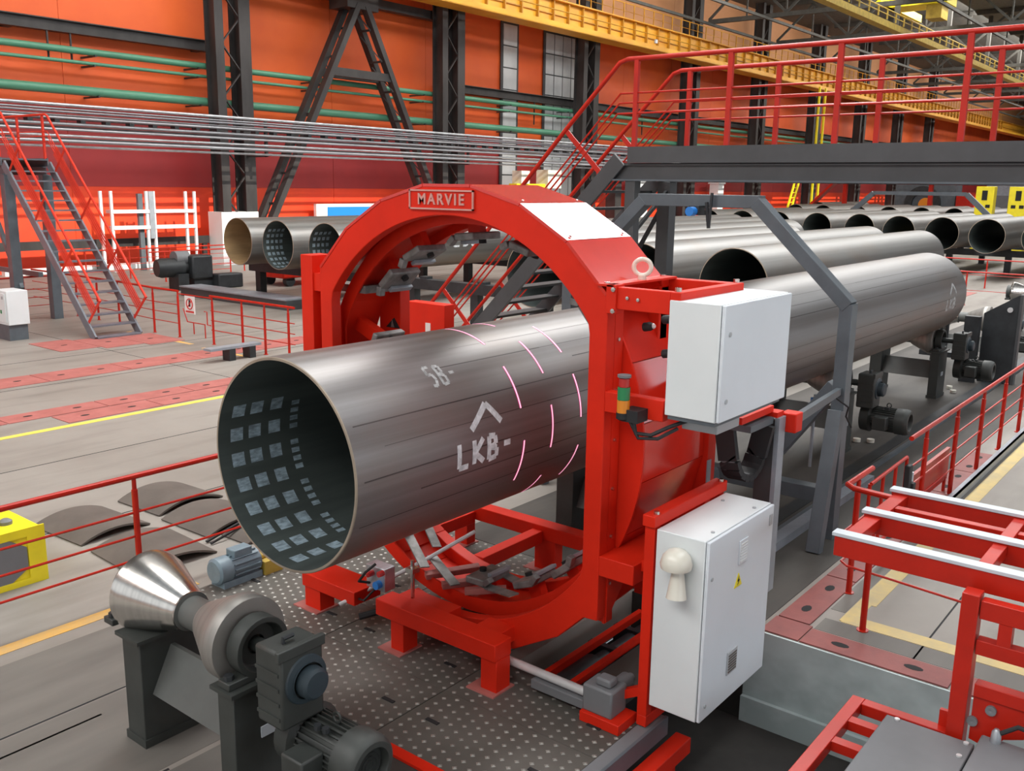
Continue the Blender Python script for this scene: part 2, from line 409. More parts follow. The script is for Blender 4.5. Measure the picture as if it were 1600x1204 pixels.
for i in range(3): cover(9.6 + i * .9, 10.48 + i * .9, 20.0 - i * .25, 21.5 - i * .25, 1)
cover(7.11, 7.44, 2.585, 2.91, 0, 'x', 'rededge2')
for i in range(3): cover(7.11, 7.40, 1.42 - i * 1.2, 2.575 - i * 1.2, 2, 'y', 'rededge2')
for i in range(6): cover(7.46 + i * 1.15, 8.59 + i * 1.15, 2.62, 2.90, 2, 'x', 'rededge2')
for i in range(5): cover(30 + i * 1.6, 31.58 + i * 1.6, 8.2, 9.6)

# oily trench floor below the conveyor line, with its edge angle
MB().box((7.12, 2.95, 0), (40, 6.4, .006)).build('trench_cover', 'floor_dark', floor)
MB().box((7.4, 3.70, .006), (40, 3.76, .05)).build('edge_angle', 'grey', floor)
MB().box((7.4, 3.85, .006), (40, 4.02, .012)).build('cable_trench', 'dark', floor)
MB().box((8.4, 3.52, .006), (11.9, 3.66, .10)).build('cable_tray', 'lightgrey', floor)

# pit
struct(MB().box((PX0, PY0, -1.0), (PX1, DY1, -.85)).build('floor_pit', 'pitfloor'))
struct(MB().box((PX1 - .02, PY0, -.85), (PX1 - .001, 3.02, -.001)).box((PX1 - .06, PY0, -.85), (PX1 - .02, 3.02, -.62)).build('wall_pit_far', 'pitwall'))
struct(MB().box((PX1 - .03, 3.02, -.85), (PX1 - .001, PY1, -.001)).build('wall_pit_rear_shade', 'pitfloor'))  # dark copy of the pit wall, coloured for the shade here
struct(MB().box((PX0, PY1 - .02, -.85), (PX1 - .06, PY1 - .001, -.36)).build('wall_pit_left', 'pitfloor'))  # wall coloured dark for the shade behind the post
struct(MB().box((PX0 + .001, PY0, -.85), (PX0 + .02, PY1 - .02, -.001)).build('wall_pit_near', 'pitwall'))
struct(MB().box((PX0, PY0 + .001, -.85), (PX1 - .06, PY0 + .02, -.001)).build('wall_pit_right', 'pitwall'))
pit_steel = thing('pit_rail', 'dark steel rail lying on the pit floor below the white cabinets', 'rail', (5, 1.9, -.85))
MB().box((2.6, 1.85, -.85), (6.9, 1.93, -.72)).build('rail', 'dark', pit_steel)
MB().box((2.6, 1.75, -.85), (6.9, 2.03, -.83)).build('foot', 'dark', pit_steel)
MB().box((4.6, 2.35, -.85), (6.2, 2.37, -.76)).build('cross_bar', 'grey', pit_steel)

# chequer deck plates
deck_cells = []
xs = [3.94, 4.66, 5.26]
for i in range(2):
    for (y0, y1) in ((2.96, 4.28), (4.29, 5.62), (5.63, 7.2)): deck_cells.append((xs[i] + (.004 if i else 0), xs[i + 1], y0, y1))
for (y0, y1) in ((4.29, 5.62), (5.63, 7.2)):
    for x0, x1 in ((5.264, 6.2), (6.204, 7.1)): deck_cells.append((x0, x1, y0, y1))
for (x0, x1, y0, y1) in deck_cells:
    p = MB().box((x0, y0, -.012 if y1 < 4.3 else 0.0), (x1, y1, .010)).build('deck_plate', 'deck', floor)
    st = MB(); pitch = .088
    nx = int((x1 - x0 - .03) / pitch); ny = int((y1 - y0 - .03) / pitch)
    for i in range(nx + 1):
        for j in range(ny + 1):
            cx = x0 + .02 + i * pitch + (pitch / 2 if j % 2 else 0); cy = y0 + .02 + j * pitch
            if cx > x1 - .02: continue
            q = .021
            st.add([(cx - q, cy, .010), (cx, cy - q, .010), (cx + q, cy, .010), (cx, cy + q, .010), (cx, cy, .018)], [(0, 1, 4), (1, 2, 4), (2, 3, 4), (3, 0, 4)])
    st.build('studs', 'studs', p, smooth=False, props={'kind': 'stuff'})
    hs = MB()
    for fx, fy in ((.5, .16), (.5, .84)):
        cx, cy = x0 + (x1 - x0) * fx, y0 + (y1 - y0) * fy
        hs.box((cx - .015, cy - .055, .0102), (cx + .015, cy + .055, .0175))
    hs.build('lifting_slot', 'gap', p)
MB().box((2.3, 2.86, -.02), (5.40, 2.955, .012)).build('deck_edge', 'boxgrey', floor)
MB().box((2.3, 2.835, -.12), (5.40, 2.858, .018)).build('edge_angle', 'grey', floor)
MB().box((2.3, 2.955, -.14), (3.935, 4.15, -.004)).build('pit_cover', 'floor_dark', floor)
MB().box((5.4, 3.25, -.10), (7.03, 3.6, -.04)).build('pit_cover', 'floor_dark', floor)

dfr = thing('deck_support_frame', 'red steel channel frame carrying the edge of the chequer deck over the pit', 'frame', (4.6, 2.78, -.85))
MB().box((2.5, 2.70, -.26), (5.5, 2.82, -.14)).build('channel', 'red', dfr, bevel=.006)
MB().box((3.85, 2.97, -.003), (3.935, 4.14, .016)).build('front_channel', 'red', dfr)
leg = MB().box((2.9, 2.72, -.85), (2.98, 2.80, -.26)).build('leg', 'red', dfr)
for i in range(1, 4): share(leg, dfr, (i * .78, 0, 0))
MB().box((2.5, 2.72, -.60), (5.36, 2.80, -.53)).build('lower_channel', 'red', dfr)
MB().bar((5.25, 3.65, -.03), (6.9, 3.65, -.03), .05, .05).build('cross_channel', 'red', dfr)
MB().bar((5.3, 3.95, -.09), (6.9, 3.95, -.09), .05, .06).build('cross_channel', 'red', dfr)

# back wall: orange sheet panels over a band coloured as shaded and a foot coloured as sunlit, brown sheet above the crane runway
wall = struct(MB().box((-15, 38.03, 0), (215, 38.3, 19)).build('wall_back', 'wall'))
px = [-15 + 6.85 * i for i in range(34)]
for i in range(33):
    x0, x1 = px[i] + .012, px[i + 1] - .012
    if x0 > 130: x1 = 215
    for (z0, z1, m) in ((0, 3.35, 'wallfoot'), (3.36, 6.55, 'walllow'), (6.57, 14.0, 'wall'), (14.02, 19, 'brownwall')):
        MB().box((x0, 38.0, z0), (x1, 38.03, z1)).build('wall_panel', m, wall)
    if x1 > 200: break
# tall frosted windows
def tall_window(n, x0, x1, z0, z1, cols):
    w = struct(MB().box((x0 - .15, 37.86, z0 - .15), (x1 + .15, 37.93, z1 + .1)).build('window_%d' % n, 'beamgrey'))
    rows = 8; first = None
    for c in range(cols):
        for r in range(rows):
            a, b = x0 + (x1 - x0) * c / cols + .05, x0 + (x1 - x0) * (c + 1) / cols - .05
            e, f = z0 + (z1 - z0) * r / rows + .04, z0 + (z1 - z0) * (r + 1) / rows - .04
            MB().box((a, 37.83, e), (b, 37.86, f)).build('pane', 'glass_block', w)
tall_window(1, 46.4, 47.8, 3.0, 13.2, 1)
tall_window(2, 50.7, 54.5, 3.0, 13.2, 4)
tall_window(3, 69.0, 70.2, 2.5, 12.6, 1)

struct(MB().box((-15.3, -26, 0), (-15, 38, 1.0)).box((-15.3, -26, 13), (-15, 38, 19)).build('wall_near_gable', 'brownwall'))
struct(MB().box((-15, -26.3, 0), (215, -26, 1.2)).box((-15, -26.3, 9.2), (215, -26, 19)).build('wall_right', 'brownwall'))
struct(MB().box((215, -26, 0), (215.3, 38, 19)).build('wall_far', 'roof'))
rf = MB()
for (y0, y1) in ((-26, 8.5), (14.9, 38.3)): rf.box((-15, y0, 19), (215, y1, 19.3))
struct(rf.build('ceiling', 'roof'))

# ================================================================== PIPES
R = .71; AY, AZ = 4.764, 1.861


def make_pipe(loc, length, label, matname='pipe', bore='bore', seg=72, group=None):
    mb = MB(); ri = R - .02
    mb.mi(0).lathe((loc[0], loc[1], loc[2]), (1, 0, 0), [(.006, R), (.5, R), (length * .5, R), (length - .006, R)], seg)
    mb.mi(2).lathe(loc, (1, 0, 0), [(.006, R), (0, R - .005), (0, ri)], seg)
    mb.lathe(loc, (1, 0, 0), [(length - .006, R), (length, R - .005), (length, ri)], seg)
    mb.mi(1).lathe(loc, (1, 0, 0), [(0, ri), (length * .3, ri), (length, ri)], seg)
    me = mb
    off = Vector(loc)
    t = bpy.data.objects.new('tmp', None); ROOTLOC['tmp_pipe'] = off
    mb.v = [(v[0] - off.x, v[1] - off.y, v[2] - off.z) for v in mb.v]
    bpy.data.objects.remove(t)
    o = mb.build('steel_pipe', [matname, bore, 'rim'])
    o.location = loc; ROOTLOC[o.name] = off
    return tag(o, label, 'pipe', group)


main = make_pipe((3.64, AY, AZ), 14.35, 'long dark steel pipe on the rollers, running through the red ring', 'pipe', seg=128)


def on_cyl(cy, cz, r, x, a): a = math.radians(a); return (x, cy + r * math.cos(a), cz + r * math.sin(a))


def stroke(mb, pts, w, cy, cz, r):          # painted stroke on a cylinder, pts = (x, angle), w in metres
    for (x0, a0), (x1, a1) in zip(pts[:-1], pts[1:]):
        L = math.hypot(x1 - x0, math.radians(a1 - a0) * r); n = max(1, int(L / .03))
        dx, da = (x1 - x0) / L, math.radians(a1 - a0) * r / L
        nxx, naa = -da, dx
        prev = None
        for i in range(n + 1):
            t = i / n; x, s = x0 + (x1 - x0) * t, math.radians(a0 + (a1 - a0) * t) * r
            l = [on_cyl(cy, cz, r, x + nxx * w * k, math.degrees((s + naa * w * k) / r)) for k in (-.5, -.17, .17, .5)]
            if prev:
                for q in range(3): mb.add([prev[q], prev[q + 1], l[q + 1], l[q]], [(0, 1, 2, 3)])
            prev = l


GL = {'L': [[(0, 1), (0, 0), (.7, 0)]], 'K': [[(0, 0), (0, 1)], [(.7, 1), (.05, .45), (.75, 0)]], 'B': [[(0, 0), (0, 1), (.5, .95), (.55, .6), (.1, .52), (.62, .42), (.6, .05), (0, 0)]],
      '5': [[(.6, 1), (.05, 1), (.02, .58), (.5, .6), (.62, .3), (.4, 0), (0, .05)]], '-': [[(.05, .5), (.6, .5)]], 'X': [[(0, 0), (.65, 1)], [(0, 1), (.65, 0)]],
      '1': [[(.1, .75), (.35, 1), (.35, 0)]], '0': [[(.1, .2), (.1, .8), (.35, 1), (.6, .8), (.6, .2), (.35, 0), (.1, .2)]]}


def paint_text(txt, x0, atop, abot, cw, w, parent, m='paint_white', cy=AY, cz=AZ, r=R + .0012, skew=0):
    for i, ch in enumerate(txt):
        mb = MB()
        for pl in GL[ch]:
            stroke(mb, [(x0 + (i + u * .86) * cw, abot + (atop - abot) * v + skew * (i + u)) for u, v in pl], w, cy, cz, r)
        mb.build('painted_letter', m, parent, smooth=False)


def paint_mark(pts, w, parent, m='paint_white', cy=AY, cz=AZ, r=R + .0012):
    mb = MB(); stroke(mb, pts, w, cy, cz, r); return mb.build('painted_arrow', m, parent, smooth=False)


M['chalk'] = mat('faint_chalk', (0.36, 0.37, 0.37), 0.6, var=0.35, scale=(25, 25, 25))
paint_mark([(4.70, 167.5), (4.895, 155), (5.02, 167)], .048, main)
paint_text('LKB-', 4.56, 173.5, 187, .155, .042, main)
paint_text('5B-', 4.50, 126, 139, .10, .024, main, 'chalk')
paint_mark([(16.9, 172), (17.15, 158), (17.3, 172)], .05, main, 'chalk')
paint_text('LKB', 16.75, 178, 192, .2, .045, main, 'chalk')
for (a, x0_, x1_, w_) in ((150, 3.7, 17.6, .010), (163, 3.9, 9.5, .006), (178, 3.7, 17.0, .007), (191, 4.2, 17.4, .009), (203, 3.7, 15.0, .008), (128, 4.6, 16.5, .006), (139, 6.1, 17.2, .006), (115, 4.9, 9.2, .005)):
    mb = MB()
    n_ = 10
    for i in range(n_):
        xa, xb = x0_ + (x1_ - x0_) * i / n_, x0_ + (x1_ - x0_) * (i + 1) / n_
        da = math.degrees(w_ / R) * (.6 + .8 * rnd.random())
        mb.add([on_cyl(AY, AZ, R + .0006, xa, a - da / 2), on_cyl(AY, AZ, R + .0006, xb, a - da / 2), on_cyl(AY, AZ, R + .0006, xb, a + da / 2), on_cyl(AY, AZ, R + .0006, xa, a + da / 2)], [(0, 1, 2, 3)])
    mb.build('rolling_streak', 'seam', main, smooth=False)
# stencil patches in the bore
def patch(mb, x0, x1, a0, a1, r=R - .0212):
    n = 4
    for i in range(n):
        b0, b1 = a0 + (a1 - a0) * i / n, a0 + (a1 - a0) * (i + 1) / n
        mb.add([on_cyl(AY, AZ, r, x0, b0), on_cyl(AY, AZ, r, x1, b0), on_cyl(AY, AZ, r, x1, b1), on_cyl(AY, AZ, r, x0, b1)], [(0, 1, 2, 3)])
sm = MB()
for a in (20, 5, -10, -25, -40, -55, -70, -86):
    for x in (3.79, 3.94, 4.11):
        sm = MB(); patch(sm, x - .05, x + .052, a - 3.9, a + 3.9); sm.build('stencil_mark', 'stencil', main, smooth=False)
for k in range(20):
    a = 18 - k * 5.1
    if k % 5 == 4: continue
    sm = MB(); patch(sm, 4.25, 4.32, a - 1.5, a + 1.5); sm.build('small_stencil_mark', 'stencil', main, smooth=False)
# laser lines thrown round the pipe by the ring, drawn as glowing strips
lasers = [(5.27, 84, 117), (5.66, 60, 98), (5.26, 136, 163), (5.645, 120, 146), (6.0, 107.5, 135), (5.995, 151, 179), (5.62, 166, 193), (5.27, 182.5, 210), (6.02, 198.7, 226), (5.665, 216, 237)]
for (x, a0, a1) in lasers:
    lm = MB(); gm = MB(); n = 12
    for i in range(n):
        b0, b1 = a0 + (a1 - a0) * i / n, a0 + (a1 - a0) * (i + 1) / n
        for q, hw, rr in ((gm, .013, R + .0008), (lm, .0065, R + .0016)):
            q.add([on_cyl(AY, AZ, rr, x - hw, b0), on_cyl(AY, AZ, rr, x + hw, b0), on_cyl(AY, AZ, rr, x + hw, b1), on_cyl(AY, AZ, rr, x - hw, b1)], [(0, 1, 2, 3)])
    g = gm.build('laser_line', 'laserglow', main, smooth=False); lm.build('line_core', 'laser', g, smooth=False)

# first rack: nine pipes side by side
rack_y = [7.78, 9.80, 11.85, 13.95, 16.05, 18.15, 20.3, 22.38, 24.5]
x0s = [16.45, 16.4, 15.6, 21.8, 25.0, 26.0, 17.25, 17.25, 17.4]
x1s = [28.3, 30.0, 28.6, 33.8, 37.0, 38.0, 29.2, 29.2, 29.3]
rl = ['pipe with open black end beside the grey portal, next to the pipe in the ring', 'rack pipe whose black open end is half behind the dark catwalk leg', 'rack pipe whose black open end shows behind the catwalk stair handrails', 'rack pipe, fourth beyond the pipe in the ring, mostly hidden by the red ring', 'rack pipe, fifth beyond the pipe in the ring, mostly hidden by the red ring',
      'rack pipe, sixth beyond the pipe in the ring, behind the red ring top', 'pale rack pipe with white paint marks, third from the left end of the rack', 'rack pipe with pale squares in its open end, second from the left', 'leftmost rack pipe with a rusty brown open end']
rp = []
for i, y in enumerate(rack_y):
    o = make_pipe((x0s[i], y, AZ), x1s[i] - x0s[i], rl[i], 'pipe2', 'bore_rust' if i == 8 else 'bore', 48, 'pipes on the first rack')
    rp.append(o)
paint_mark([(22.15, 166), (22.4, 157), (22.65, 166)], .07, rp[6], cy=20.3, r=R + .002)
paint_text('L5B', 21.75, 171, 186, .42, .06, rp[6], cy=20.3, r=R + .002)
for i in (6, 7):
    sm = MB()
    for a in (35, 20, 5, -10, -25, -40, -55, -70):
        for k in range(4):
            x = x0s[i] + .12 + k * .16; r = R - .0225
            sm.add([on_cyl(rack_y[i], AZ, r, x, a - 4), on_cyl(rack_y[i], AZ, r, x + .1, a - 4), on_cyl(rack_y[i], AZ, r, x + .1, a + 4), on_cyl(rack_y[i], AZ, r, x, a + 4)], [(0, 1, 2, 3)])
    sm.build('stencil_marks', 'stencil', rp[i], smooth=False, props={'kind': 'stuff'})
# second and third racks further down the hall
r2 = [(42.8, 7.15), (43.1, 9.2), (44.0, 11.2), (44.1, 13.05), (45.6, 15.3), (45.3, 17.25), (45.4, 19.3), (45.4, 21.2), (45.4, 23.1)]
nm = ['rightmost pipe of the second rack, cut by the frame edge', 'pipe with a full round black end showing, second rack, above the far red railing', 'second rack pipe, third black end from the right', 'second rack pipe, fourth black end from the right', 'second rack pipe, fifth black end from the right', 'second rack pipe, sixth black end from the right',
      'second rack pipe, seventh from the right, behind the grey portal slope', 'second rack pipe, eighth from the right, under the grey portal beam', 'second rack pipe with small black end seen under the grey portal beam']
for (x, y), l in zip(r2, nm): make_pipe((x, y, AZ), 12, l, 'pipe2', 'bore', 40, 'pipes on the second rack')
r3 = [(67.5, 12.8), (67.0, 14.65), (69, 16.9), (69, 19.0), (69, 21.2), (69, 23.4), (69, 25.9), (69, 28.0), (84.6, 32.2)]
for i, (x, y) in enumerate(r3):
    make_pipe((x, y, AZ), 12, 'distant pipe on the third rack, %s black end from the right' % ORD[i], 'pipe2', 'bore', 32, 'pipes on the third rack')

# rack beams under the pipes
def rack(x, y0, y1, n, label):
    t = thing('rack_beam', label, 'rack', (x, (y0 + y1) / 2, 0))
    MB().box((x - .15, y0, .80), (x + .15, y1, 1.08)).build('beam', 'dark', t)
    pad = MB().box((x - .12, y0 + .3, 1.08), (x + .12, y0 + .55, 1.15)).build('pad', 'dark', t)
    lg = MB().box((x - .12, y0 + .3, 0), (x + .12, y0 + .55, .80)).build('leg', 'dark', t)
    for i in range(1, n):
        share(lg, t, (0, (y1 - y0 - .85) * i / (n - 1), 0))
    for i, yy in enumerate([q for q in rack_y if y0 < q < y1] if x < 40 else [q[1] for q in r2 if y0 < q[1] < y1]):
        share(pad, t, (0, yy - y0 - .425, 0))
rack(19.0, 6.6, 26.0, 9, 'dark steel rack beam under the near ends of the rack pipes')
rack(26.6, 6.6, 26.0, 9, 'dark steel rack beam under the far ends of the rack pipes')
rack(32.6, 12.9, 19.2, 3, 'short dark rack beam under the rack pipes that sit further back')
rack(47.5, 6.2, 24.6, 8, 'dark steel rack beam under the near ends of the second rack')
rack(54.0, 6.2, 24.6, 8, 'dark steel rack beam under the far ends of the second rack')
rack(72.0, 11.8, 34, 8, 'dark steel rack beam under the distant third rack')

rs = thing('rack_beam', 'small dark trestle under the furthest pipe by the red wall', 'rack', (88, 32.2, 0))
MB().box((87.8, 31.4, 0), (88.1, 33.0, 1.15)).build('beam', 'dark', rs)
MB().box((93.8, 31.4, 0), (94.1, 33.0, 1.15)).build('beam', 'dark', rs)

# ================================================================== MARKING MACHINE
mach = thing('pipe_marking_machine', 'big red ring shaped marking machine standing on the chequer deck around the pipe', 'machine', (5.6, AY, 0))
RI, RO, PW = 1.565, 1.805, 1.434


def r24(deg):
    st = 15.0; off = 7.5
    k = (deg - off) % st
    return RO * math.cos(math.radians(st / 2)) / math.cos(math.radians(k - st / 2))


def ringplate(x0, x1, ri, a0, a1, post=True, step=2.5, rout=None, flat=1.295):
    inner, outer = [], []; n = int(round((a1 - a0) / step)); marks = [a0 + (a1 - a0) * i / n for i in range(n + 1)]
    if post:
        for b in (38.98, 141.02, 218.6, 321.4, 39.0, 141.0):
            pass
    for a in marks:
        ra = math.radians(a); am = a % 360
        ro = rout or r24(a)
        if post:
            if abs(am - 180) < 39.1 or (180 <= am < 221.5): ro = PW / abs(math.cos(ra))
            if am < 39.1 or am > 321: ro = PW / abs(math.cos(ra))
        rin = min(ri, flat / max(.01, abs(math.cos(ra))))
        inner.append((AY + rin * math.cos(ra), AZ + rin * math.sin(ra))); outer.append((AY + ro * math.cos(ra), AZ + ro * math.sin(ra)))
    mb = MB(); N = len(inner)
    vs = [(x, q[0], q[1]) for x in (x0, x1) for q in inner + outer]
    fs = []
    full = abs(a1 - a0 - 360) < 1e-6
    for i in range(N - 1):
        fs += [(i, i + 1, N + i + 1, N + i), (2 * N + i, 3 * N + i, 3 * N + i + 1, 2 * N + i + 1), (i, 2 * N + i, 2 * N + i + 1, i + 1), (N + i, N + i + 1, 3 * N + i + 1, 3 * N + i)]
    fs += [(0, N, 3 * N, 2 * N), (N - 1, 3 * N - 1, 4 * N - 1, 2 * N - 1)]
    return mb.add(vs, fs)


ringplate(5.20, 5.30, RI, -42.5, 285).build('front_ring', 'red', mach, bevel=.006, ang=25)
ringplate(6.30, 6.345, 1.49, 147, 232, flat=1.17).build('end_plate', 'red', mach, ang=25)
ringplate(5.88, 6.00, 1.49, -60, 300, flat=1.17).build('rear_ring', 'red', mach, bevel=.006, ang=25)
# outer shell facets
for k in range(7):
    a0, a1 = 37.5 + 15 * k, 52.5 + 15 * k
    q = [(AY + rr * math.cos(math.radians(a)), AZ + rr * math.sin(math.radians(a))) for rr, a in ((RO + .002, a0 + .12), (RO + .002, a1 - .12), (RO - .02, a1 - .12), (RO - .02, a0 + .12))]
    f = MB().prism(q, 0, 5.195, 6.0).build('shell_panel', 'redshell', mach, smooth=False)
    if k in (5, 6, 4):
        sm = MB(); rr = RO + .001
        for x in (5.27, 5.93):
            a = math.radians(a1 - 1.2); c = Vector((x, AY + rr * math.cos(a), AZ + rr * math.sin(a) + .001)); 
            sm.lathe(c, (0, math.cos(a), math.sin(a)), [(0, .010), (.008, .010), (.009, 0)], 8)
        sm.build('screw', 'chrome', f, props={'kind': 'stuff'})
# drum between the ring plates
ringplate(5.42, 5.44, 1.50, -60, 300, False, rout=1.62, flat=1.38).build('drum_lip', 'red', mach, ang=20)
for k in range(24):
    a0 = 7.5 + 15 * k
    if 37 < a0 < 142: continue
    q = [(AY + rr * math.cos(math.radians(a)), AZ + rr * math.sin(math.radians(a))) for rr, a in ((1.618, a0 + .1), (1.618, a0 + 14.9), (1.60, a0 + 14.9), (1.60, a0 + .1))]
    MB().prism(q, 0, 5.44, 6.35 if 140 < a0 < 215 else 5.88).build('drum_panel', 'redshell' if 140 < a0 < 215 else 'red', mach, smooth=False)
for k in range(24):
    a0 = 15 * k
    if a0 in (285,): continue
    q = [(AY + rr * math.cos(math.radians(a)), AZ + rr * math.sin(math.radians(a))) for rr, a in ((1.585, a0), (1.585, a0 + 15), (1.572, a0 + 15), (1.572, a0))]
    MB().prism(q, 0, 5.44, 5.88).build('inner_panel', 'red', mach, smooth=False)
# posts: return flanges behind the front plate, right and left
for sy, nm_ in ((-1, 'right'), (1, 'left')):
    y = AY + sy * PW
    MB().box((5.30, y, .60), (5.40, y - sy * .02, 3.02)).build('post_flange', 'red', mach)
    MB().box((5.90, y, .60), (6.0, y - sy * .12, 3.02)).build('rear_post', 'red', mach, bevel=.005)
    b = MB()
    for z in (.9, 1.25, 1.6, 1.95, 2.3, 2.65): b.lathe((5.34, y, z), (0, sy, 0), [(0, .014), (.012, .014), (.013, 0)], 6)
    b.build('bolt', 'chrome', mach, props={'kind': 'stuff'})
MB().box((6.352, 3.12, .50), (6.48, 3.36, 2.86)).build('rear_upright', 'red', mach, bevel=.005)
MB().box((6.34, 3.112, 1.42), (6.40, 3.12, 1.62)).build('slot_plate', 'lightgrey', mach)
# gusset and lower end of the right post
MB().prism([(5.31, .605), (5.66, .99), (5.31, .99)], 1, 3.322, 3.46).build('gusset', 'red', mach)
MB().box((5.20, 3.05, 1.0), (6.0, 3.33, 1.145)).build('lower_arm', 'red', mach, bevel=.006)
# upper cantilever frame over the white cabinet
MB().box((5.20, 2.875, 2.87), (5.26, 3.28, 3.015)).build('upper_arm', 'red', mach, bevel=.005)
MB().box((5.18, 3.26, 2.84), (5.28, 3.335, 3.03)).build('clamp_plate', 'red', mach, bevel=.004)
MB().box((5.20, 2.80, 2.90), (6.10, 2.875, 3.015)).build('upper_side_beam', 'red', mach, bevel=.005)
MB().box((6.00, 2.877, 2.90), (6.098, 3.40, 3.013)).build('upper_rear_arm', 'red', mach, bevel=.005)
MB().box((5.18, 3.28, 3.015), (6.02, 3.42, 3.03)).build('top_plate', 'red', mach)
MB().box((5.20, 2.885, 2.175), (5.28, 3.33, 2.315)).build('middle_arm', 'red', mach, bevel=.005)
MB().box((5.95, 2.885, 2.175), (6.02, 3.33, 2.315)).build('middle_arm', 'red', mach, bevel=.005)
b = MB()
for (y, z) in ((3.18, 2.95), (3.10, 2.945)): b.lathe((5.20, y, z), (-1, 0, 0), [(0, .012), (.012, .012), (.013, 0)], 8)
for (y, z) in ((3.275, 3.0), (3.275, 2.86)): b.lathe((5.18, y, z), (-1, 0, 0), [(0, .016), (.014, .016), (.015, 0)], 8)
for (x, y) in ((5.24, 2.84), (6.06, 2.84), (5.96, 3.36), (5.23, 3.36)): b.lathe((x, y, 3.015), (0, 0, 1), [(0, .022), (.025, .022), (.026, 0)], 8)
b.build('bolt', 'chrome', mach, props={'kind': 'stuff'})
eb = MB(); ec = Vector((5.62, 3.33, 3.03))
eb.tube([ec + Vector((.055 * math.sin(2 * PI * i / 24) * .4, -.055 * math.sin(2 * PI * i / 24), .085 + .055 * math.cos(2 * PI * i / 24))) for i in range(25)], .016, 10, False)
eb.lathe(ec, (0, 0, 1), [(0, .03), (.03, .03), (.04, .018)], 12)
eb.build('eye_bolt', 'cream', mach)
for (x, y, z) in ((5.47, 3.16, 2.74), (5.62, 3.10, 2.78), (5.55, 3.05, 2.56)):
    k = MB(); k.lathe((x, y, z), (0, -1, .2), [(-.05, .030), (.0, .030), (.02, .02), (.022, 0)], 12); kk = k.build('cable_gland', 'rubber', mach)
    MB().lathe((x, y - .022, z + .004), (0, -1, .2), [(0, .02), (.010, .014), (.011, 0)], 10).build('gland_nut', 'steelrod', kk)
MB().tube([(5.62, 3.05, 2.78), (5.60, 2.99, 2.70), (5.57, 2.99, 2.62), (5.55, 3.0, 2.57)], .008, 6).build('gland_cable', 'vent', mach)
# left post box
MB().box((5.20, 6.30, .42), (5.42, 6.446, 3.05)).build('left_post', 'red', mach, bevel=.006)
for z in (1.0, 2.75): MB().box((5.22, 6.198, z), (5.30, 6.30, z + .15)).build('post_bracket', 'red', mach)
# feet and base beams
MB().box((4.83, 3.95, .27), (5.02, 5.19, .405)).build('front_beam', 'red', mach, bevel=.006)
MB().box((5.02, 4.06, .27), (5.20, 4.30, .39)).build('front_bracket', 'red', mach, bevel=.004)
MB().box((5.02, 4.6, .29), (5.20, 5.14, .385)).build('front_bracket', 'red', mach, bevel=.004)
def foot(x0, x1, y0, y1, z1, nm='foot'):
    f = MB().box((x0, y0, .018), (x1, y1, z1)).build(nm, 'red', mach, bevel=.005)
    MB().box((x0 - .06, y0 - .02, .010), (x1 + .03, y1 + .09, .022)).build('foot_plate', 'rededge', f)
foot(4.85, 5.01, 3.95, 4.10, .27); foot(4.85, 5.01, 4.90, 5.04, .27)
MB().box((4.90, 5.52, .21), (5.20, 6.19, .33)).build('front_beam', 'red', mach, bevel=.006)
foot(4.92, 5.08, 5.98, 6.18, .21)
MB().box((6.88, 3.95, .33), (7.04, 6.22, .47)).build('rear_beam', 'red', mach, bevel=.006)
foot(6.90, 7.03, 4.92, 5.16, .33); foot(6.90, 7.03, 6.03, 6.2, .33)
MB().box((6.0, 5.05, .30), (6.88, 5.17, .42)).build('base_beam', 'red', mach, bevel=.005)
MB().box((6.0, 5.9, .30), (6.88, 6.02, .42)).build('base_beam', 'red', mach, bevel=.005)
MB().box((6.95, 6.39, 2.05), (7.1, 6.93, 2.46)).box((6.97, 6.39, .47), (7.07, 6.5, 2.05)).build('rear_bracket', 'red', mach, bevel=.006)
MB().box((6.945, 6.58, 2.16), (6.95, 6.65, 2.26)).build('bracket_label', 'sign', mach)
# name plate
npb = MB(); cy0, cz0, pw, ph = AY + .04, 3.538, .64, .145
npl = MB().box((5.188, cy0 - pw / 2, cz0 - ph / 2), (5.20, cy0 + pw / 2, cz0 + ph / 2)).build('name_plate', 'red', mach, bevel=.002)
for a, b2_ in (((cy0 - pw / 2, cz0 + ph / 2 - .012), (cy0 + pw / 2, cz0 + ph / 2)), ((cy0 - pw / 2, cz0 - ph / 2), (cy0 + pw / 2, cz0 - ph / 2 + .012)),
               ((cy0 - pw / 2, cz0 - ph / 2), (cy0 - pw / 2 + .012, cz0 + ph / 2)), ((cy0 + pw / 2 - .012, cz0 - ph / 2), (cy0 + pw / 2, cz0 + ph / 2))):
    npb.box((5.178, a[0], a[1]), (5.19, b2_[0], b2_[1]))
npb.build('plate_border', 'letter', npl)
dg = bpy.context.evaluated_depsgraph_get


def text_obj(txt, size, x, y, z, m, parent, name, depth=.004, space=1.0, face='-x'):
    cu = bpy.data.curves.new('t', 'FONT'); cu.body = txt; cu.size = size; cu.extrude = depth; cu.offset = .0025; cu.align_x = 'CENTER'; cu.align_y = 'CENTER'; cu.space_character = space
    to = bpy.data.objects.new('t', cu); COL.objects.link(to)
    me = bpy.data.meshes.new_from_object(to.evaluated_get(dg()))
    mb = MB(); off = Vector((x, y, z))
    # reading direction: seen from -x the text runs towards -y; seen from -y it runs towards +x
    vs = [((-v.co.z if face == '-x' else v.co.x) + x, (-v.co.x if face == '-x' else -v.co.z) + y, v.co.y + z) for v in me.vertices]
    mb.add(vs, [tuple(p.vertices) for p in me.polygons])
    bpy.data.objects.remove(to); bpy.data.meshes.remove(me)
    return mb.build(name, m, parent, smooth=False)


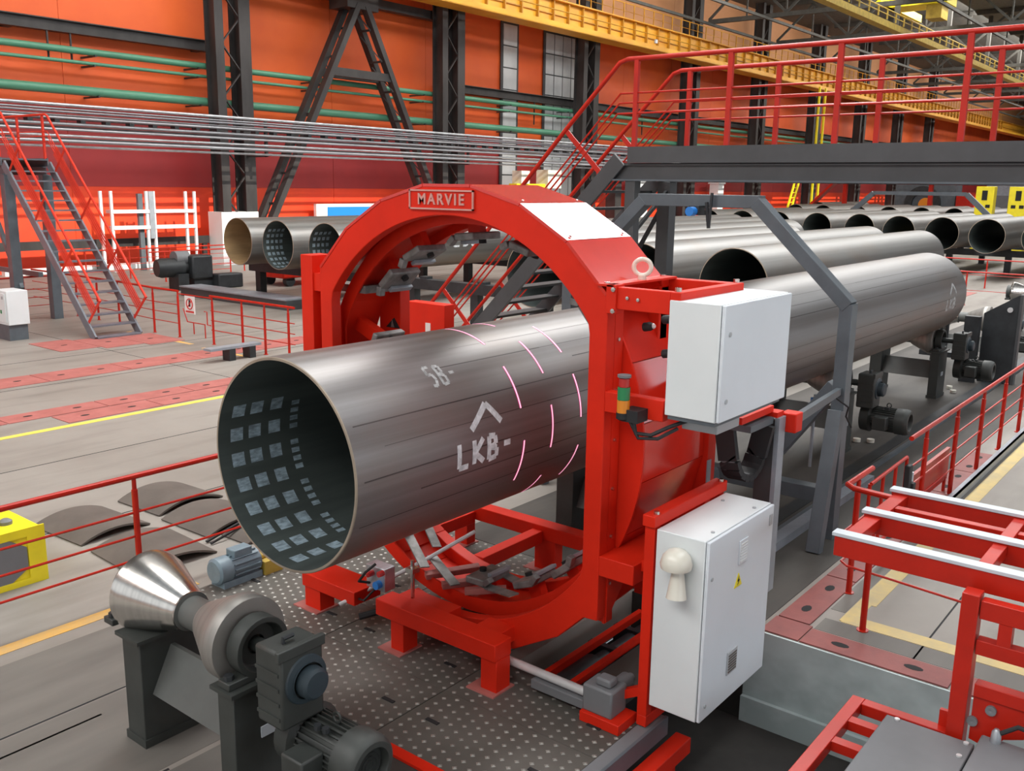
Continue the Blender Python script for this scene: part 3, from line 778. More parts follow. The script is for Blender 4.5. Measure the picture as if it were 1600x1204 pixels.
text_obj('MARVIE', .112, 5.184, cy0, cz0, 'letter', npl, 'lettering', .005, 1.30)

# laser heads and brackets inside the ring


def laser_head(a, x, parent=mach, r=1.40):
    ra = math.radians(a); u = Vector((0, math.cos(ra), math.sin(ra))); t = Vector((0, -math.sin(ra), math.cos(ra)))
    r = min(r, 1.10 / max(.01, abs(math.cos(ra))))
    c = Vector((x, AY, AZ)) + u * r
    o = MB().bar(c - t * .10, c + t * .10, .34, .06, u).build('laser_head', 'headgrey', parent, bevel=.012)
    MB().bar(c - t * .10 + Vector((-.15, 0, 0)), c - t * .16 - u * .05 + Vector((-.15, 0, 0)), .06, .05, u).build('angled_end', 'headgrey', o, bevel=.006)
    MB().bar(c - u * .045 - t * .09 - Vector((.08, 0, 0)), c - u * .045 - t * .09 + Vector((.17, 0, 0)), .05, .03, u).build('bright_edge', 'lightgrey', o, bevel=.004)
    MB().bar(c + u * .03, c + u * (1.57 - r), .12, .08, (1, 0, 0)).build('bracket', 'red', o)
    MB().lathe(c - u * .03 + t * .05, -u, [(0, .03), (.03, .03), (.031, 0)], 10).build('lens', 'gap', o)
    return o
for a, x in ((62, 5.66), (46, 5.68), (22, 5.64), (85, 5.7), (0, 5.66), (-25, 5.66), (-50, 5.7), (-92, 5.66), (-112, 5.68), (-130, 5.66), (108, 5.68), (140, 5.66)):
    laser_head(a, x)
MB().box((5.45, AY + 1.15, 2.735), (5.88, AY + 1.5, 2.80)).build('grey_shelf', 'headgrey', mach)
# bright bent plates below the pipe, struts
for (a, x) in ((-78, 5.45), (-96, 5.75), (-104, 5.42), (-58, 5.75), (-64, 5.45)):
    ra = math.radians(a); u = Vector((0, math.cos(ra), math.sin(ra))); t = Vector((0, -math.sin(ra), math.cos(ra))); c = Vector((x, AY, AZ)) + u * 1.42
    MB().bar(c - t * .22 - Vector((.05, 0, 0)), c + t * .22 + Vector((.12, 0, 0)), .09, .012, u).build('bent_plate', 'headgrey', mach)
for (a, x0_, x1_) in ((-80, 5.40, 5.80), (-88, 5.38, 5.72), (-97, 5.40, 5.62)):
    ra = math.radians(a); u = Vector((0, math.cos(ra), math.sin(ra))); c = Vector((0, AY, AZ)) + u * 1.50
    MB().bar((x0_, c.y + .16, c.z + .03), (x1_, c.y - .10, c.z + .05), .07, .05, u).build('strut', 'rededge', mach, bevel=.004)  # pinkish tone puts reflections on the struts into their colour

# pneumatic block and rods at the gap
vb = MB().box((5.02, 5.28, .36), (5.14, 5.50, .56)).build('valve_block', 'galv', mach, bevel=.006)
MB().lathe((5.02, 5.34, .42), (-1, 0, 0), [(0, .035), (.05, .035), (.052, 0)], 12).build('blue_fitting', 'bluep', vb)
MB().lathe((5.02, 5.42, .50), (-1, 0, 0), [(0, .025), (.06, .025), (.062, 0)], 10).lathe((5.02, 5.30, .53), (-1, 0, 0), [(0, .025), (.05, .025), (.052, 0)], 10).build('red_fitting', 'redlens', vb)
MB().tube([(5.02, 5.46, .4), (4.92, 5.48, .44), (4.92, 5.40, .54), (5.0, 5.36, .6)], .012, 8).tube([(5.02, 5.38, .38), (4.90, 5.40, .30), (4.95, 5.52, .26), (5.1, 5.6, .3)], .01, 8).build('air_hose', 'rubber', vb)
MB().tube([(4.86, 5.66, .20), (5.5, 5.25, .52), (5.85, 5.02, .72)], .018, 8).build('push_rod', 'steelrod', mach)
MB().tube([(5.04, 4.98, .40), (5.04, 4.98, .72)], .016, 10).box((5.0, 4.94, .62), (5.08, 5.02, .66)).build('upright_rod', 'chrome', mach)
MB().tube([(4.95, 5.52, .10), (5.1, 5.4, .14), (5.16, 5.25, .2)], .03, 8).build('cable_loom', 'rubber', mach)
# triangular windows cut out beside the left post, shown as recessed dark plates with bright edges
for (y, z, f) in ((6.02, 2.43, 1), (6.05, 2.24, -1), (5.86, 2.24, -1)):
    o = MB().prism([(y - .08, z - .04 * f), (y + .09, z - .04 * f), (y - .01, z + .05 * f)], 0, 5.872, 5.881).build('lightening_hole', 'gap', mach)
    MB().prism([(y - .015, z - .035), (y + .025, z - .035), (y + .01, z + .035)], 0, 5.868, 5.873).build('edge_glint', 'headgrey', o)

# laser line actuator rod in front of the ring
act = thing('linear_actuator', 'bright steel actuator rod with grey gearbox between the ring foot and the deck edge', 'actuator', (5.12, 3.6, 0))
MB().tube([(5.10, 4.12, .16), (5.09, 3.32, .16)], .032, 14).build('rod', 'steelrod', act)
MB().box((5.04, 3.28, .05), (5.16, 3.78, .12)).build('guide', 'boxgrey', act, bevel=.006)
MB().box((5.0, 3.06, .08), (5.2, 3.30, .28)).box((5.04, 3.10, .28), (5.14, 3.22, .34)).build('gearbox', 'boxgrey', act, bevel=.015)
MB().lathe((5.2, 3.16, .2), (1, 0, 0), [(0, .06), (.16, .06), (.17, .03), (.22, .03)], 14).build('motor', 'boxgrey', act)
MB().box((4.97, 2.98, .01), (5.21, 3.30, .085)).build('base', 'red', act, bevel=.005)

drv = thing('ring_drive', 'black drive unit, also filling in the shade, in the pit under the right foot of the red ring', 'drive', (6.1, 3.85, -.85))
MB().box((5.45, 3.66, -.85), (6.95, 4.10, -.30)).build('housing', 'gap', drv, bevel=.02)  # pit clutter, its black also fills in the shade under the ring
MB().lathe((5.5, 3.86, -.22), (1, 0, 0), [(0, 0), (0, .12), (.5, .12), (.5, .08), (1.3, .08), (1.3, 0)], 18).build('motor', 'dark', drv)
for x in (5.7, 6.2, 6.6): MB().box((x, 3.7, -.30), (x + .06, 4.05, -.12)).build('saddle', 'dark', drv)
MB().tube([(5.5, 3.8, -.3), (5.42, 3.72, -.2), (5.40, 3.7, -.5), (5.5, 3.66, -.8)], .02, 8).build('hose', 'rubber', drv)

# ================================================================== CABINETS
def cabinet(name, label, x0, x1, y0, y1, z0, z1):
    t = thing(name, label, 'cabinet', ((x0 + x1) / 2, (y0 + y1) / 2, z0))
    MB().box((x0, y0 + .028, z0), (x1, y1, z1)).build('body', 'cab', t, bevel=.006)
    d = MB().box((x0 + .004, y0, z0 + .004), (x1 - .004, y0 + .024, z1 - .004)).build('door', 'cabdoor', t, bevel=.006)
    MB().box((x0 + .012, y0 + .022, z0 + .01), (x1 - .012, y0 + .03, z1 - .01)).build('door_seal', 'gap', t)
    return t, d
cb, cd = cabinet('electrical_cabinet', 'upper white electrical cabinet, blank door, hung on the red cantilever frame', 5.19, 6.20, 2.49, 2.87, 2.23, 2.965)
for z in (2.78, 2.36):
    MB().lathe((5.27, 2.49, z), (0, -1, 0), [(0, .016), (.006, .016), (.007, 0)], 12).build('lock', 'vent', cd)
MB().box((5.30, 2.55, 2.13), (5.62, 2.80, 2.23)).build('junction_box', 'vent', cb, bevel=.006)
MB().box((5.2, 2.52, 2.205), (6.18, 2.85, 2.232)).build('mounting_rail', 'grey', cb)
cb2, cd2 = cabinet('electrical_cabinet', 'lower white electrical cabinet with warning triangle and vent grilles on its door', 5.17, 6.17, 2.49, 2.87, .20, 1.465)
for (x, z, w, h, m1) in ((5.68, 1.26, .13, .17, 'cabdoor'), (5.61, .48, .15, .17, 'vent')):
    g = MB().box((x - w / 2, 2.482, z - h / 2), (x + w / 2, 2.49, z + h / 2)).build('vent_grille', m1, cd2, bevel=.003)
    s_ = MB()
    for i in range(7): s_.box((x - w / 2 + .015, 2.479, z - h / 2 + .015 + i * (h - .03) / 7), (x + w / 2 - .015, 2.4822, z - h / 2 + .026 + i * (h - .03) / 7))
    s_.build('louvres', 'rededge' if False else ('scrap' if m1 == 'vent' else 'cab'), g) if False else s_.build('louvre', 'scrap' if m1 == 'vent' else 'cab', g)
wt = MB().prism([(5.575, 1.02), (5.685, 1.02), (5.63, 1.115)], 1, 2.485, 2.49).build('warning_triangle', 'yellow', cd2, smooth=False)
MB().prism([(5.635, 1.095), (5.612, 1.06), (5.628, 1.06), (5.618, 1.03), (5.648, 1.068), (5.632, 1.068)], 1, 2.4835, 2.485).build('bolt_symbol', 'gap', wt, smooth=False)
for x, z in ((5.23, 1.2), (5.24, .30)): MB().lathe((x, 2.49, z), (0, -1, 0), [(0, .014), (.006, .014), (.007, 0)], 12).build('lock', 'vent', cd2)
for x, z in ((6.12, 1.36),): MB().box((x - .03, 2.484, z - .04), (x + .02, 2.49, z + .04)).build('hinge_cover', 'vent', cd2, bevel=.003)
b = MB()
for x, y in ((5.35, 2.56), (5.98, 2.56), (5.98, 2.80)): b.lathe((x, y, 1.465), (0, 0, 1), [(0, .014), (.008, .014), (.009, 0)], 8)
b.build('roof_plug', 'vent', cb2, props={'kind': 'stuff'})
fr = thing('cabinet_frame', 'red frame bolted behind the lower white cabinet', 'frame', (5.6, 2.95, 0))
MB().box((5.17, 2.885, .10), (5.24, 2.96, 1.54)).build('upright', 'red', fr, bevel=.004)
MB().box((6.10, 2.885, .10), (6.17, 2.96, 1.54)).build('upright', 'red', fr, bevel=.004)
MB().box((5.15, 2.875, 1.47), (6.20, 2.97, 1.55)).build('top_rail', 'red', fr, bevel=.006)
MB().box((5.17, 2.885, .02), (6.17, 2.96, .10)).build('bottom_rail', 'red', fr, bevel=.004)
MB().bar((5.2, 2.93, .28), (5.2, 3.32, .06), .06, .06).build('foot_brace', 'red', fr)
MB().box((5.3, 2.97, 1.08), (5.4, 3.05, 1.16)).box((5.9, 2.97, 1.08), (6.0, 3.05, 1.16)).build('bracket', 'red', fr)
b = MB()
for x in (5.21, 6.14): b.lathe((x, 2.90, 1.55), (0, 0, 1), [(0, .02), (.02, .02), (.021, 0)], 8)
b.build('bolt', 'chrome', fr, props={'kind': 'stuff'})

horn = thing('warning_horn', 'cream dome and trumpet horn on the side of the lower white cabinet', 'horn', (5.17, 2.68, 1.25))
hm = MB(); hc = (5.10, 2.68, 1.30)
hm.lathe(hc, (0, 0, 1), [(-.035, .06), (-.03, .10), (.0, .105), (.05, .09), (.085, .06), (.10, .02), (.101, 0)], 24)
hm.build('dome', 'cream', horn)
MB().box((5.12, 2.64, 1.24), (5.17, 2.72, 1.34)).build('wall_bracket', 'vent', horn)
hm = MB(); hm.lathe((5.11, 2.67, 1.27), (-.12, -.05, -1), [(0, .035), (.06, .045), (.17, .062), (.20, .068), (.19, .055), (.02, .02)], 20)
hm.build('trumpet', 'cream', horn)
sl = thing('stack_light', 'small red green amber signal tower on the right post of the ring', 'signal light', (5.08, 3.16, 2.2))
lx, ly = 5.09, 3.115
MB().lathe((lx, ly, 2.457), (0, 0, 1), [(0, .045), (.015, .045), (.016, 0)], 16).build('cap', 'boxgrey', sl)
MB().lathe((lx, ly, 2.395), (0, 0, 1), [(0, .035), (.055, .035), (.06, .02), (.061, 0)], 16).build('red_lens', 'redlens', sl)
MB().lathe((lx, ly, 2.31), (0, 0, 1), [(0, .042), (.083, .042), (.084, .02)], 16).build('green_lens', 'greenl', sl)
MB().lathe((lx, ly, 2.225), (0, 0, 1), [(0, .042), (.083, .042), (.084, .02)], 16).build('amber_lens', 'amber', sl)
MB().lathe((lx, ly, 2.175), (0, 0, 1), [(0, .03), (.01, .045), (.05, .045)], 16).box((lx - .02, ly - .12, 2.17), (5.2, ly + .0, 2.25)).build('base', 'rubber', sl)
MB().tube([(lx, ly - .08, 2.19), (5.1, 3.02, 2.10), (5.12, 2.92, 2.10), (5.2, 2.84, 2.15), (5.3, 2.76, 2.19)], .014, 8).tube([(lx, ly - .05, 2.18), (5.1, 3.0, 2.07), (5.14, 2.88, 2.08), (5.25, 2.8, 2.14)], .012, 8).build('cable', 'rubber', sl)

# cable chain behind the cabinets, its support column, and the tie bar to the portal
ch = thing('cable_chain', 'black cable drag chain hanging in a loop behind the upper white cabinet', 'cable chain', (6.62, 2.9, 1.5))
path = [(6.30, 1.92 - i * .05) for i in range(6)]
path += [(6.44 - .14 * math.cos(PI * i / 8), 1.66 - .14 * math.sin(PI * i / 8)) for i in range(9)]
path += [(6.58, 1.67 + i * .05) for i in range(6)]
nP = len(path) - 1
for i, (p, q) in enumerate(zip(path[:-1], path[1:])):
    y0_, y1_ = 2.97 - .19 * i / nP, 2.97 - .19 * (i + 1) / nP
    d_ = Vector((q[0] - p[0], 0, q[1] - p[1])).normalized()
    lk = MB().bar((p[0], y0_, p[1]), (q[0], y1_, q[1]), .15, .05, (-d_.z, 0, d_.x)).build('link', 'rubber', ch)
    MB().bar((p[0] + .01, y0_ , p[1]), (p[0] + d_.x * .016 + .01, y0_, p[1] + d_.z * .016), .11, .058, (-d_.z, 0, d_.x)).build('link_bar', 'boxgrey', lk)
MB().box((6.24, 2.74, 1.92), (6.64, 3.04, 1.97)).build('mount', 'grey', ch)
colm = thing('cable_column', 'grey sheet column with pale edge standing behind the white cabinets', 'column', (6.72, 2.78, .55))
MB().box((6.68, 2.735, .55), (6.78, 2.88, 1.93)).build('sheet', 'beamgrey', colm)
MB().box((6.66, 2.70, .55), (6.78, 2.735, 1.96)).build('edge', 'lightgrey', colm)
MB().box((6.66, 2.72, 1.96), (6.78, 2.86, 2.0)).build('head', 'red', colm)
MB().bar((6.15, 2.80, 2.02), (6.70, 2.80, 2.02), .06, .05).build('arm', 'red', colm)
MB().bar((6.172, 2.92, .65), (6.70, 2.86, .65), .05, .06).build('lower_arm', 'red', colm)
tie = thing('tie_bar', 'grey tie bar with red clamp from the cabinets to the grey portal post', 'bar', (7.9, 2.9, 1.8))
MB().bar((6.90, 2.69, 1.90), (9.54, 3.26, 1.62), .05, .07).build('bar', 'grey', tie)
MB().box((6.785, 2.62, 1.83), (6.92, 2.75, 1.98)).build('clamp', 'red', tie, bevel=.01)
MB().tube([(9.3, 3.2, 1.60), (9.4, 3.1, 1.50), (9.5, 3.15, 1.38), (9.6, 3.12, 1.25)], .01, 6).build('cable', 'rubber', tie)

# ================================================================== GREY PORTAL OVER THE LINE
po = thing('portal_frame', 'grey octagonal steel portal straddling the pipe behind the red ring', 'portal', (9.6, 5, 0))
sec = .135
MB().box((9.55, 3.20, 0), (9.72, 3.335, 2.52)).build('post', 'grey', po, bevel=.006)
MB().box((9.55, 6.66, 0), (9.72, 6.80, 2.52)).build('post', 'grey', po, bevel=.006)
MB().bar((9.63, 3.255, 2.49), (9.63, 4.33, 3.51), .17, sec, (0, -1, 1)).build('slope', 'grey', po, bevel=.006)
MB().bar((9.63, 6.74, 2.49), (9.63, 5.70, 3.51), .17, sec, (0, 1, 1)).build('slope', 'grey', po, bevel=.006)
MB().box((9.55, 4.28, 3.445), (9.72, 5.76, 3.58)).build('top_beam', 'grey', po, bevel=.006)
MB().bar((9.52, 3.26, 1.42), (9.10, 3.22, 0), .14, .13, (1, 0, 0)).build('raking_leg', 'grey', po, bevel=.005)
MB().bar((9.10, 6.72, 0), (9.52, 6.72, 1.42), .14, .13, (1, 0, 0)).build('raking_leg', 'grey', po, bevel=.005)
MB().bar((9.64, 3.33, 1.66), (9.64, 4.15, .50), .14, .15, (0, 1, 1)).build('brace', 'grey', po, bevel=.005)
MB().bar((9.64, 6.66, 1.66), (9.64, 5.85, .50), .14, .15, (0, -1, 1)).build('brace', 'grey', po, bevel=.005)
MB().box((9.56, 3.34, .38), (9.72, 6.66, .54)).build('tie_beam', 'grey', po, bevel=.005)
sb = MB().box((9.40, 4.90, 3.36), (9.55, 5.02, 3.46)).build('sensor_box', 'dark', po)
MB().lathe((9.40, 4.96, 3.40), (-1, 0, 0), [(0, .05), (.1, .05), (.101, 0)], 14).build('blue_sensor', 'bluep', sb)
MB().bar((9.5, 4.86, 3.5), (9.5, 4.82, 3.22), .03, .03).bar((9.5, 4.80, 3.6), (9.5, 4.82, 3.22), .025, .025).build('sensor_stalk', 'dark', po)

# ================================================================== CATWALKS WITH STAIRS
def catwalk(name, label, x0, x1, yp0, yp1, s, ytop, ybot, posts, nt, railm='rail', steelm='beamgrey', stairm='beamgrey', legs=()):
    """deck from yp0 to yp1 at 4.14 m; stair leaves the yp-end in direction s (+1: towards +y going down)"""
    t = thing(name, label, 'catwalk', ((x0 + x1) / 2, (yp0 + yp1) / 2, 0))
    lo, hi = min(yp0, yp1), max(yp0, yp1)
    for x, nm_ in ((x0, 'n'), (x1, 'f')):
        sg = 1 if x == x0 else -1
        MB().box((x, lo, 3.955), (x + sg * .03, hi, 4.16)).build('fascia', steelm, t)
        ex = (.32 if s > 0 else 0)
        MB().box((x + sg * .07, lo, 3.75), (x + sg * .09, hi + ex, 3.955)).build('beam', steelm, t)
        MB().box((x + sg * .01, lo, 3.728), (x + sg * .15, hi + ex, 3.75)).build('beam_flange', 'grey', t)  # bottom flange in a lighter grey, painting in the light on its edge
        MB().box((x + sg * .035, lo, 3.925), (x + sg * .15, hi + ex, 3.94)).build('beam_flange', steelm, t)
    MB().box((x0 + .03, lo, 4.10), (x1 - .03, hi, 4.14)).build('deck', steelm, t)
    top = Vector((0, ytop, 4.02)); bot = Vector((0, ybot, 0.0)); d = (bot - top).normalized(); nrm = Vector((0, -d.z * (1 if d.y > 0 else -1), abs(d.y)))
    nrm = Vector((0, s * abs(d.z), abs(d.y)))
    for x in (x0 + .03, x1 - .03):
        a = top + Vector((x, 0, 0)); b = bot + Vector((x, 0, 0)) + d * (-.06)
        MB().bar(a - nrm * .03, b - nrm * .03 + d * .05, .05, .22, nrm).build('stringer', stairm, t, bevel=.004)
    tr = None
    n = nt
    for i in range(n):
        z = 4.02 - 4.02 * (i + .8) / n; y = ytop + (ybot - ytop) * (i + .8) / n
        if tr is None:
            tr = MB().box((x0 + .055, y - .13, z - .03), (x1 - .055, y + .13, z + .005)).build('tread', stairm, t); ty, tz = y, z
        else: share(tr, t, (0, y - ty, z - tz))
    H = .88
    for x in (x0 + .03, x1 - .03):
        hb = top + nrm * H; e = bot + nrm * H - d * .42 - Vector((0, 0, 0))
        pk = Vector((0, yp1 + s * .18, 5.25))
        # handrail: flat run then down the stair
        far = yp0
        MB().tube([(x, far, 5.25), (x, pk.y - s * .12, 5.25), (x, pk.y, 5.215), (x, hb.y + d.y * .25, hb.z + d.z * .25 + .0), (x, e.y, e.z)], .030, 12).build('handrail', railm, t)
        for k, hh in enumerate((.50, .60, .70)):
            zz = 4.14 + (.44, .57, .69)[k]
            q = top + nrm * (.42 + .075 * k); q2 = bot + nrm * (.42 + .075 * k) - d * .50
            MB().tube([(x, far, zz), (x, q.y + d.y * ((zz - q.z) / d.z if d.z else 0) - 0 * s, zz), (x, q2.y, q2.z)], .013, 8).build('mid_rail', railm, t)
        for py in posts:
            MB().box((x - .025, py - .03, 4.14), (x + .025, py + .03, 5.24)).build('post', railm, t)
        for f in (.06, .35, .64, .92):
            c = top + (bot - top) * f; c2 = c + nrm * .86
            MB().bar((x, c.y, c.z), (x, c2.y, c2.z), .012, .07, d).build('stair_post', railm, t)
    for (lx0, ly0, w) in legs:
        MB().box((lx0 - w / 2, ly0 - w / 2, 0), (lx0 + w / 2, ly0 + w / 2, 3.73)).build('leg', steelm, t, bevel=.006)
    return t


cw = catwalk('catwalk', 'dark grey catwalk with red handrails crossing above the pipe line, stairs behind the ring', 10.8, 12.27, -3.0, 6.70, 1, 6.85, 10.78, (6.62, 5.32, 4.0, 2.67, 1.34, 0.0), 17,
             legs=((10.9, 6.66, .15), (12.17, 6.86, .20), (10.9, -2.5, .2), (12.17, -2.5, .2)))
MB().bar((10.95, 6.7, 3.0), (12.1, 6.82, 3.6), .04, .05).build('brace', 'dark', cw)
MB().bar((12.17, 6.95, 3.35), (12.17, 7.5, 2.4), .05, .05).build('brace', 'dark', cw)
cw2 = catwalk('catwalk', 'red railed catwalk with grey stairs at the left edge of the hall', 10.9, 12.1, 34.0, 25.0, -1, 24.9, 21.05, (25.1, 26.5, 27.9, 29.3), 17, 'railr', 'grey', 'stairgrey',
              legs=((10.95, 24.85, .24), (12.0, 25.05, .24), (10.95, 33.5, .24), (12.0, 33.5, .24)))
MB().bar((11.0, 24.7, .9), (11.0, 26.4, 3.6), .10, .10).build('brace', 'grey', cw2)
MB().bar((11.6, 24.9, 1.2), (11.6, 27.5, 1.2), .12, .12).build('brace', 'grey', cw2)
# mesh infill of the left stair rails
for x in (10.93, 12.07):
    top = Vector((0, 24.9, 4.02)); bot = Vector((0, 21.05, 0)); d = (bot - top).normalized(); nrm = Vector((0, -abs(d.z), abs(d.y)))
    m_ = MB()
    for k in range(9):
        a = top + nrm * (.34 + .035 * k); b = bot + nrm * (.34 + .035 * k) - d * .50
        m_.bar((x, a.y, a.z), (x, b.y, b.z), .006, .018, nrm)
    m_.build('infill_mesh', 'railr', cw2)

# ================================================================== RAILINGS
def railing(name, label, path, posts, mids=(.33, .55, .77), h=1.1, rt=.026, rm=.011, m='rail', pw=.05, n=8):
    c = Vector(path[0]); t = thing(name, label, 'railing', (c.x, c.y, 0))
    MB().tube([(p[0], p[1], h) for p in path], rt, n + 2).build('handrail', m, t)
    for z in mids: MB().tube([(p[0], p[1], z) for p in path], rm, n - 2).build('mid_rail', m, t)
    for (x, y) in posts:
        p = MB().lathe((x, y, 0), (0, 0, 1), [(0, pw), (.01, pw), (.011, pw * .55), (h - .12, pw * .55), (h - .115, pw * .4), (h - .01, pw * .4)], 10).build('post', m, t)
    return t


railing('guard_railing', 'dark red guard railing in front of the curved scrap plates at lower left', [(1.2, 7.52), (7.0, 7.52)], [(2.82, 7.52), (4.15, 7.52), (5.48, 7.52), (6.8, 7.52)])
g = railing('guard_railing', 'red railing with a warning sign on its gate beside the left stairs', [(12.38, 15.6), (12.38, 18.57)], [(12.38, 15.8), (12.38, 16.6), (12.38, 17.4), (12.38, 18.5)])
gt = MB().tube([(12.4, 18.62, .42), (12.4, 18.75, .42), (12.4, 18.75, .72), (12.4, 18.85, .72)], .014, 6).tube([(12.4, 19.3, .15), (12.4, 19.3, .42), (12.4, 18.85, .42), (12.4, 18.85, .10)], .014, 6).tube([(12.4, 19.9, 1.05), (12.4, 18.55, 1.05)], .014, 6).tube([(12.4, 19.7, .72), (12.4, 19.55, .42), (12.4, 19.3, .42)], .014, 6).build('gate', 'rail', g)
sg = MB().box((12.335, 19.13, .63), (12.35, 19.52, 1.04)).build('warning_sign', 'sign', g)
MB().tube([(12.33, 19.32 + .12 * math.cos(2 * PI * i / 20), .86 + .12 * math.sin(2 * PI * i / 20)) for i in range(21)], .014, 6, False).bar((12.33, 19.24, .94), (12.33, 19.4, .78), .02, .02).build('prohibition_ring', 'signred', sg)
MB().lathe((12.33, 19.32, .93), (-1, 0, 0), [(0, .03), (.004, .03), (.005, 0)], 10).box((12.326, 19.29, .80), (12.332, 19.35, .90)).build('walking_figure', 'gap', sg)
MB().box((12.325, 19.16, .66), (12.332, 19.48, .70)).build('sign_band', 'signred', sg)
railing('guard_railing', 'red railing behind the left stairs, running towards the wall', [(12.45, 19.95), (12.45, 21.1), (12.6, 23.0), (12.6, 27.6)], [(12.45, 19.98), (12.45, 21.06), (12.6, 22.95), (12.6, 24.0), (12.6, 25.1), (12.6, 26.2)])
railing('guard_railing', 'short red railing under the left catwalk, reaching the left frame edge', [(7.0, 25.5), (12.3, 25.5)], [(7.6, 25.5), (9.6, 25.5), (11.4, 25.5), (12.25, 25.5)])
railing('guard_railing', 'distant red railing in front of the white scaffold rack', [(17.0, 33.4), (26.0, 33.4)], [(17.2, 33.4), (18.9, 33.4), (20.6, 33.4), (22.3, 33.4), (24.0, 33.4), (25.7, 33.4)], m='railr')
railing('guard_railing', 'low red railing behind the scaffold rack, nearer the left stairs', [(18.6, 31.5), (22.0, 31.5)], [(19.2, 31.5), (20.6, 31.5), (22.0, 31.5)], m='railr')
rr = railing('guard_railing', 'long red railing along the yellow floor line at the right edge', [(10.15, 2.66), (30, 2.66)], [(10.75 + 1.33 * i, 2.66) for i in range(12)])
rr2 = railing('guard_railing', 'red railing corner beside the roller table, ahead of the long railing', [(8.78, 2.62), (8.12, 2.62), (8.04, 2.54), (8.0, 2.2), (7.7, .2)], [(8.35, 2.60), (7.66, 2.24), (7.7, .6)], mids=(.38, .66))
gate = thing('low_gate', 'small red gate with black latch at the end of the long red railing', 'gate', (9.6, 2.66, 0))
MB().tube([(8.85, 2.64, .92), (10.05, 2.66, .92)], .018, 8).build('top_bar', 'rail', gate)
for x in (8.85, 9.25, 9.65, 10.02): MB().tube([(x, 2.65, .16), (x, 2.65, .92)], .018, 8).build('upright', 'rail', gate)
MB().tube([(8.85, 2.64, .2), (10.05, 2.66, .2)], .015, 8).build('bottom_bar', 'rail', gate)
MB().box((9.92, 2.58, .50), (10.02, 2.64, .86)).box((10.0, 2.55, .36), (10.08, 2.62, .66)).build('latch', 'rubber', gate, bevel=.01)
MB().lathe((10.15, 2.62, .62), (0, 0, 1), [(0, .02), (.12, .02), (.121, 0)], 8).build('lamp', 'stripw', gate)
pn = thing('sheet_barrier', 'red sheet barrier fixed inside the long red railing near its gate', 'barrier', (11.2, 2.7, 0))
MB().box((10.5, 2.735, .16), (12.2, 2.755, .52)).build('sheet', 'rail', pn)
MB().box((10.5, 2.73, .52), (12.2, 2.77, .56)).build('rim', 'rail', pn)
MB().box((10.55, 2.73, 0), (10.6, 2.76, .2)).build('foot', 'rail', pn); MB().box((12.1, 2.73, 0), (12.15, 2.76, .2)).build('foot', 'rail', pn)
kr = thing('kick_channel', 'pale grey channel lying along the foot of the long red railing', 'channel', (14, 2.5, 0))
MB().box((10.3, 2.50, 0), (26, 2.53, .10)).box((10.3, 2.50, .09), (26, 2.58, .10)).build('channel', 'lightgrey', kr)
railing('guard_railing', 'far red railing beyond the end of the pipe line at right', [(33.5, 3.0), (33.5, 10.0)], [(33.5, 3.6), (33.5, 5.6), (33.5, 7.6), (33.5, 9.6)], mids=(.5,))
railing('guard_railing', 'furthest red railing in front of the second rack', [(40.0, 4.0), (40.0, 11.0)], [(40, 4.4), (40, 6.4), (40, 8.4), (40, 10.4)], mids=(.5,))

